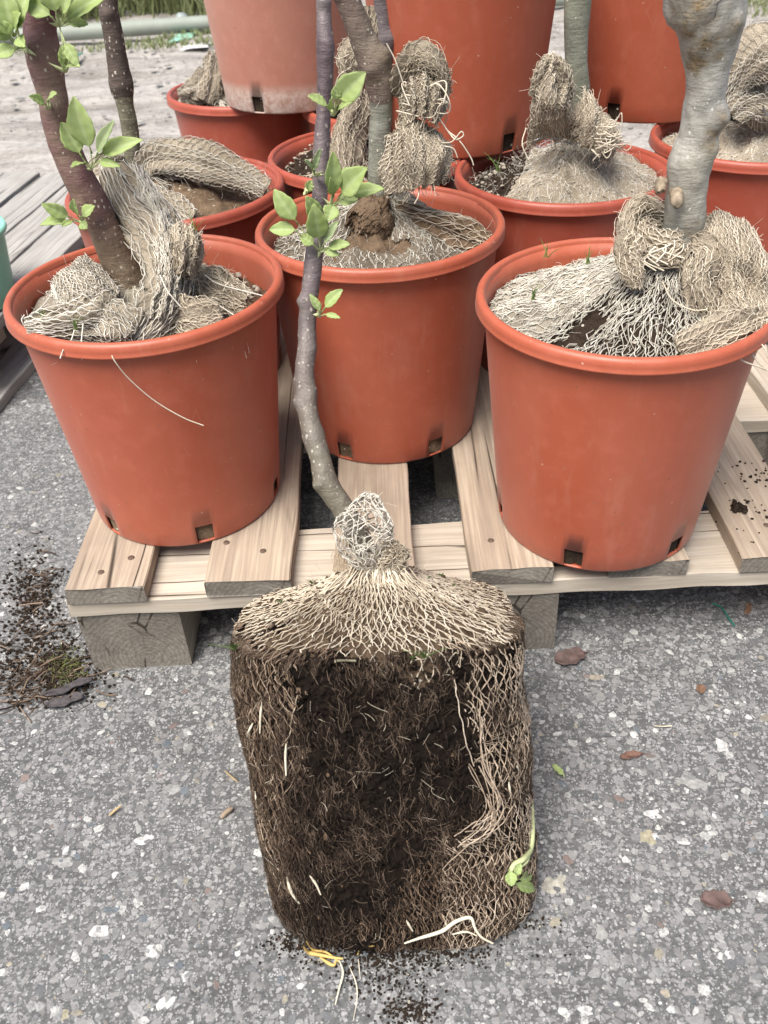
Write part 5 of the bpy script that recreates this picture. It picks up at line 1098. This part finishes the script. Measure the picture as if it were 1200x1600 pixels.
# individual larger stones
STN = {k: plain('stone_' + k, c, .85, .25, .38, 170) for k, c in dict(white=(.42, .42, .41), ochre=(.27, .25, .18), grey=(.25, .25, .24), blue=(.10, .11, .125), tan=(.25, .225, .18), sand=(.33, .32, .27)).items()}
def stone(px, w_, h_, kind, label, rot=0, hgt=.2, seed=1):
    c0 = atz(*px, 0); d = np.linalg.norm(c0 - [0, 0, CAM[3]]); a, b_ = w_ / 2 * d / CAM[0], h_ / 2 * d / CAM[0] * 1.15; r = np.random.default_rng(seed)
    nu, nv = 22, 9; V = []
    ph = r.uniform(0, 6.3, 4); am = r.uniform(.05, .15, 4)
    for i in range(nu):
        th = 2 * PI * i / nu; k = 1 + sum(am[m_] * math.sin((m_ + 2) * th + ph[m_]) for m_ in range(4))
        for j in range(nv):
            f = math.cos(j / (nv - 1) * PI / 2); z = math.sin(j / (nv - 1) * PI / 2) ** .6 * hgt * min(a, b_)
            X, Y = a * k * f ** .45 * math.cos(th) if j < nv - 1 else 0, b_ * k * f ** .45 * math.sin(th) if j < nv - 1 else 0
            V.append((c0[0] + X * math.cos(rot) - Y * math.sin(rot), c0[1] + X * math.sin(rot) + Y * math.cos(rot), z - .0006))
    idx = np.arange(nu * nv).reshape(nu, nv); a_ = idx; b2 = np.roll(idx, -1, 0)
    F = np.stack([a_[:, :-1], b2[:, :-1], b2[:, 1:], a_[:, 1:]], -1).reshape(-1, 4)
    o = link_mesh('stone', V, F, STN[kind], None); tag(o, label, 'stone', 'larger stones in the asphalt surface')
for k, s_ in enumerate(((( 866, 1383), 38, 34, 'sand', 'broad pale sandy stone just right of the root ball', .4), ((1020, 1272), 30, 22, 'white', 'bluish-white stone right of the root ball', 0), ((1012, 1308), 30, 26, 'ochre', 'ochre yellow quartz stone below the bluish-white one', 0), ((1082, 1223), 56, 22, 'grey', 'long flat oval grey stone at right', -.2), ((1128, 1165), 22, 28, 'white', 'white angular stone near the right edge', .3), ((1068, 1315), 30, 20, 'white', 'white wedge stone right of the ochre stone', -.4), ((940, 1458), 24, 24, 'grey', 'rounded grey stone in the lower right', .5), ((225, 1312), 34, 22, 'white', 'bright white stone at lower left', .4), ((98, 1085 + 262), 38, 22, 'grey', 'broad grey stone at lower left near the edge', 0), ((372, 1396), 20, 26, 'blue', 'dark blue stone left of the root ball', 0), ((100, 1443), 46, 18, 'blue', 'long dark blue-grey stone at lower left', 0), ((155, 1455), 34, 24, 'white', 'off-white stone beside the long blue-grey stone', 0), ((236, 1486), 24, 24, 'white', 'triangular white stone at bottom left of centre', .8), ((355, 1538), 18, 20, 'tan', 'round tan pebble low on the left of the root ball', 0), ((100, 1586), 22, 22, 'ochre', 'round ochre pebble at the bottom left edge', 0), ((168, 1592), 24, 18, 'tan', 'tan pebble touching the bottom picture edge', 0), ((392, 1587), 18, 18, 'ochre', 'round ochre pebble at the bottom edge near the middle', 0), ((145, 1578), 30, 20, 'white', 'white stone between two pebbles at bottom left', .3), ((1040, 1552), 22, 24, 'tan', 'tan pebble at the bottom right', 0), ((330, 1240), 24, 16, 'grey', 'pale grey stone left of the root ball, level with its middle', .2), ((285, 1288), 20, 18, 'white', 'white stone nearest left of the root ball', .2), ((932, 1058), 42, 18, 'tan', 'flat beige stone below the large dead leaf', .1), ((192, 1178), 10, 12, 'ochre', 'tiny orange stone at left centre', 0), ((226, 1096), 16, 12, 'ochre', 'yellowish pebble below the left pallet block', 0), ((48, 1010 + 0), 22, 16, 'tan', 'tan pebble in the litter beside the left block', 0), ((72, 1070), 20, 14, 'tan', 'second tan pebble lower in the litter left of the block', 0), ((1200 - 42, 1095 + 0), 34, 14, 'grey', 'flat pale grey stone near the right edge under the pallet', 0))):
    stone(s_[0], s_[1] * .9, s_[2] * .8, s_[3], s_[4], s_[5], .09, 60 + k)
# drift of dead roots, bark and moss beside the left block
G = Geo(); r = np.random.default_rng(70)
def near(cx, cy, sx_, sy_, z=.002): return atz(cx + r.normal(0, sx_), cy + r.normal(0, sy_), z)
for k in range(230):
    cx, cy, a_, b_ = [(50, 925, 16, 30), (45, 1030, 42, 30), (80, 1060, 40, 20), (15, 1080, 30, 22)][r.integers(0, 4)]
    p0 = near(cx, cy, a_, b_, .002 + .006 * r.uniform()); d = np.array([math.cos(q := r.uniform(-.9, 1.3)), math.sin(q), r.normal(0, .12)]) * r.uniform(.006, .035)
    P = catmull(np.array([p0, p0 + d * .5 + r.normal(0, .002, 3), p0 + d]), 7); P[:, 2] = np.clip(P[:, 2], .001, .02); G.tubes(P, .0006 * r.uniform(.5, 2.2), 4, t=r.uniform(0, 1))
o = G.build('plant_litter', YF); tag(o, 'drift of dead brown roots and stalks beside the left pallet block', 'plant litter', kind='stuff')
G = Geo(); pebbles(G, [near(*[(50, 930, 22, 34), (45, 1030, 45, 36), (100, 1050, 30, 26)][r.integers(0, 3)]) for k in range(1500)], .0017, 71)
o = G.build('soil_drift', SOILD); tag(o, 'dark crumbly soil and moss gathered left of the pallet', 'soil', kind='stuff')
G = Geo()
for k in range(160):
    p0 = near(105, 1045, 16, 14, .004); d = r.normal(0, .006, 3); d[2] = abs(d[2]) * .6; G.tubes(catmull(np.array([p0, p0 + d * .6, p0 + d]), 5), np.linspace(.0008, .0002, 5)[None], 3, t=.1)
o = G.build('moss', plain('moss_green', (.11, .12, .04), .9)); tag(o, 'olive green moss at the foot of the left pallet block', 'moss', kind='stuff')
# dry leaf hanging behind the left block
litter('fallen_leaf', 'dry torn leaf caught on the dark inner side of the left block', 'leaf', (292, 1005), .02, 1.0, DRYB, 12, .5, .5)


# ------------------------------------------------------------------ background
# mint plastic tub at the left edge
tt_ = thing('plastic_tub', tuple(at(-62, 440, 1.33)), 'mint green plastic tub just entering at the left picture edge', 'tub')
c0 = atz(-77, 362, ZD + .145) ; c0 = np.array([c0[0], c0[1], ZD + .145]); G = Geo(); th = np.linspace(0, 2 * PI, 49)[:-1]
prof = [(.075, -.14), (.082, -.10), (.09, -.02), (.092, 0), (.096, .002), (.097, -.004), (.095, -.008)]
V = np.array([[(c0[0] + a * math.cos(t_), c0[1] + a * math.sin(t_), c0[2] + z_) for (a, z_) in prof] for t_ in th]); k = len(prof); idx = np.arange(48 * k).reshape(48, k)
F = np.stack([idx[:, :-1], np.roll(idx, -1, 0)[:, :-1], np.roll(idx, -1, 0)[:, 1:], idx[:, 1:]], -1).reshape(-1, 4).tolist(); F.append(idx[:, 0].tolist()[::-1])
o = link_mesh('tub_wall', V.reshape(-1, 3), F, MINT, tt_); md = o.modifiers.new('t', 'SOLIDIFY'); md.thickness = .002
# pipe with a cap on the verge
PIPE = plain('grey_green_pipe', (.25, .28, .24), .6, .4, .12, 8); PIPED = plain('pipe_cap', (.26, .30, .29), .5)
pp = thing('drain_pipe', (-1.0, 5.38, .045), 'pale green-grey pipe lying along the weedy verge', 'pipe')
G = Geo(); tx = np.linspace(0, 1, 60)[:, None]; G.tubes(np.array([-2.6, 5.20, .045]) * (1 - tx) + np.array([1.3, 5.62, .045]) * tx, .038, 24); link_mesh('pipe', np.vstack(G.V), np.vstack(G.F), PIPE, pp)
c0 = at(285, 34, 5.42); G = Geo(); G.tubes(np.linspace(c0 + [0, 0, -.03], c0 + [0, 0, .045], 8), np.array([[.036, .036, .036, .036, .036, .034, .028, .012]]), 20); link_mesh('cap', np.vstack(G.V), np.vstack(G.F), PIPED, pp)
# weeds: countless blades on the verge
G = Geo(); r = np.random.default_rng(80); n = 42000
yy = 5.0 + 3.2 * r.uniform(0, 1, n) ** 1.2; xx = np.where(r.uniform(0, 1, n) < .72, r.uniform(-3.4, -.2, n), r.uniform(1.2, 3.6, n)); k = (smooth_noise(np.stack([xx, yy, 0 * xx], -1), .8, 4) + .3 * (yy - 5.0) > -.25 + .2 * r.normal(size=n)) | (yy > 6); xx, yy = xx[k], yy[k]; n = len(xx)
k2 = ((yy > 5.3) | (r.uniform(0, 1, n) < .35)) & (np.abs(yy - (5.20 + .42 * (xx + 2.6) / 3.9)) > .05); xx, yy = xx[k2], yy[k2]; n = len(xx)
h = (.03 + .32 * np.clip((yy - 5.45) / .7, 0, 1)) * r.uniform(.5, 1.3, n); d = r.normal(0, .4, (n, 2)) * h[:, None]
P0 = np.stack([xx, yy, np.zeros(n)], -1); P1 = P0 + np.stack([d[:, 0] * .3, d[:, 1] * .3, h * .6], -1); P2 = P0 + np.stack([d[:, 0], d[:, 1], h], -1)
t = np.linspace(0, 1, 5)[None, :, None]; P = P0[:, None] * (1 - t) ** 2 + 2 * P1[:, None] * t * (1 - t) + P2[:, None] * t * t
G.tubes(P, np.array([[.004, .0045, .004, .003, .0008]]) * r.uniform(.5, 1.4, (n, 1)), 3, t=r.uniform(0, .8, n))
o = G.build('grass', leaf_mat('verge_grass', (.14, .17, .055), (.30, .32, .15))); tag(o, 'rough green weeds and grass on the far verge', 'grass', kind='stuff')
# scraps far back
def scrap(px, w_, h_, m_, label, cat, seed, z=.006):
    c0 = atz(*px, z); d = np.linalg.norm(c0 - [0, 0, CAM[3]]) / CAM[0]; el = (CAM[3]) / np.linalg.norm(c0); a, b_ = w_ * d / 2, h_ * d / 2 / max(el, .12)
    S = lambda u, v: np.stack([c0[0] + (u - .5) * 2 * a * (1 + .15 * np.sin(7 * v + seed)), c0[1] + (v - .5) * 2 * b_ * (1 + .2 * np.sin(5 * u + seed)) + (u - .5) * b_ * .8, z + .02 * a * 10 * (.12 + .1 * np.sin(6 * u + seed) * np.sin(5 * v))], -1)
    P, F, u, v = surf_grid(S, 14, 8); o = link_mesh('scrap', P, F, m_); md = o.modifiers.new('t', 'SOLIDIFY'); md.thickness = .003; tag(o, label, cat)
scrap((287, 57), 26, 8, plain('pale_mint', (.30, .58, .47), .5), 'pale mint plastic scrap lying in front of the pipe', 'plastic scrap', 1, .012)
scrap((306, 72), 34, 5, plain('white_strip', (.7, .7, .68), .5), 'white plastic strip on the gravel in front of the verge', 'plastic strip', 2)
scrap((118, 87), 10, 5, TEAL, 'tiny dark teal scrap on the gravel beside the purple-brown trunk', 'plastic scrap', 3)
scrap((52, 240), 16, 8, plain('grey_teal', (.15, .30, .25), .5), 'faded teal scrap on the gravel at far left', 'plastic scrap', 4, .004)
# loose gravel and clods on the far track
P2 = [(3, (.42, .41, .38)), (4, (.30, .285, .26)), (2, (.2, .18, .155))]
o = chips(9000, (-3.2, 3.2, 2.3, 5.4), (.006, .05, 4), 12, 'track_gravel', P2, hmul=3.0)
tag(o, 'coarse pale gravel and clods on the rutted track behind the pots', 'gravel', kind='stuff')
print('objects', len(bpy.data.objects), 'faces', sum(len(m_.polygons) for m_ in bpy.data.meshes))
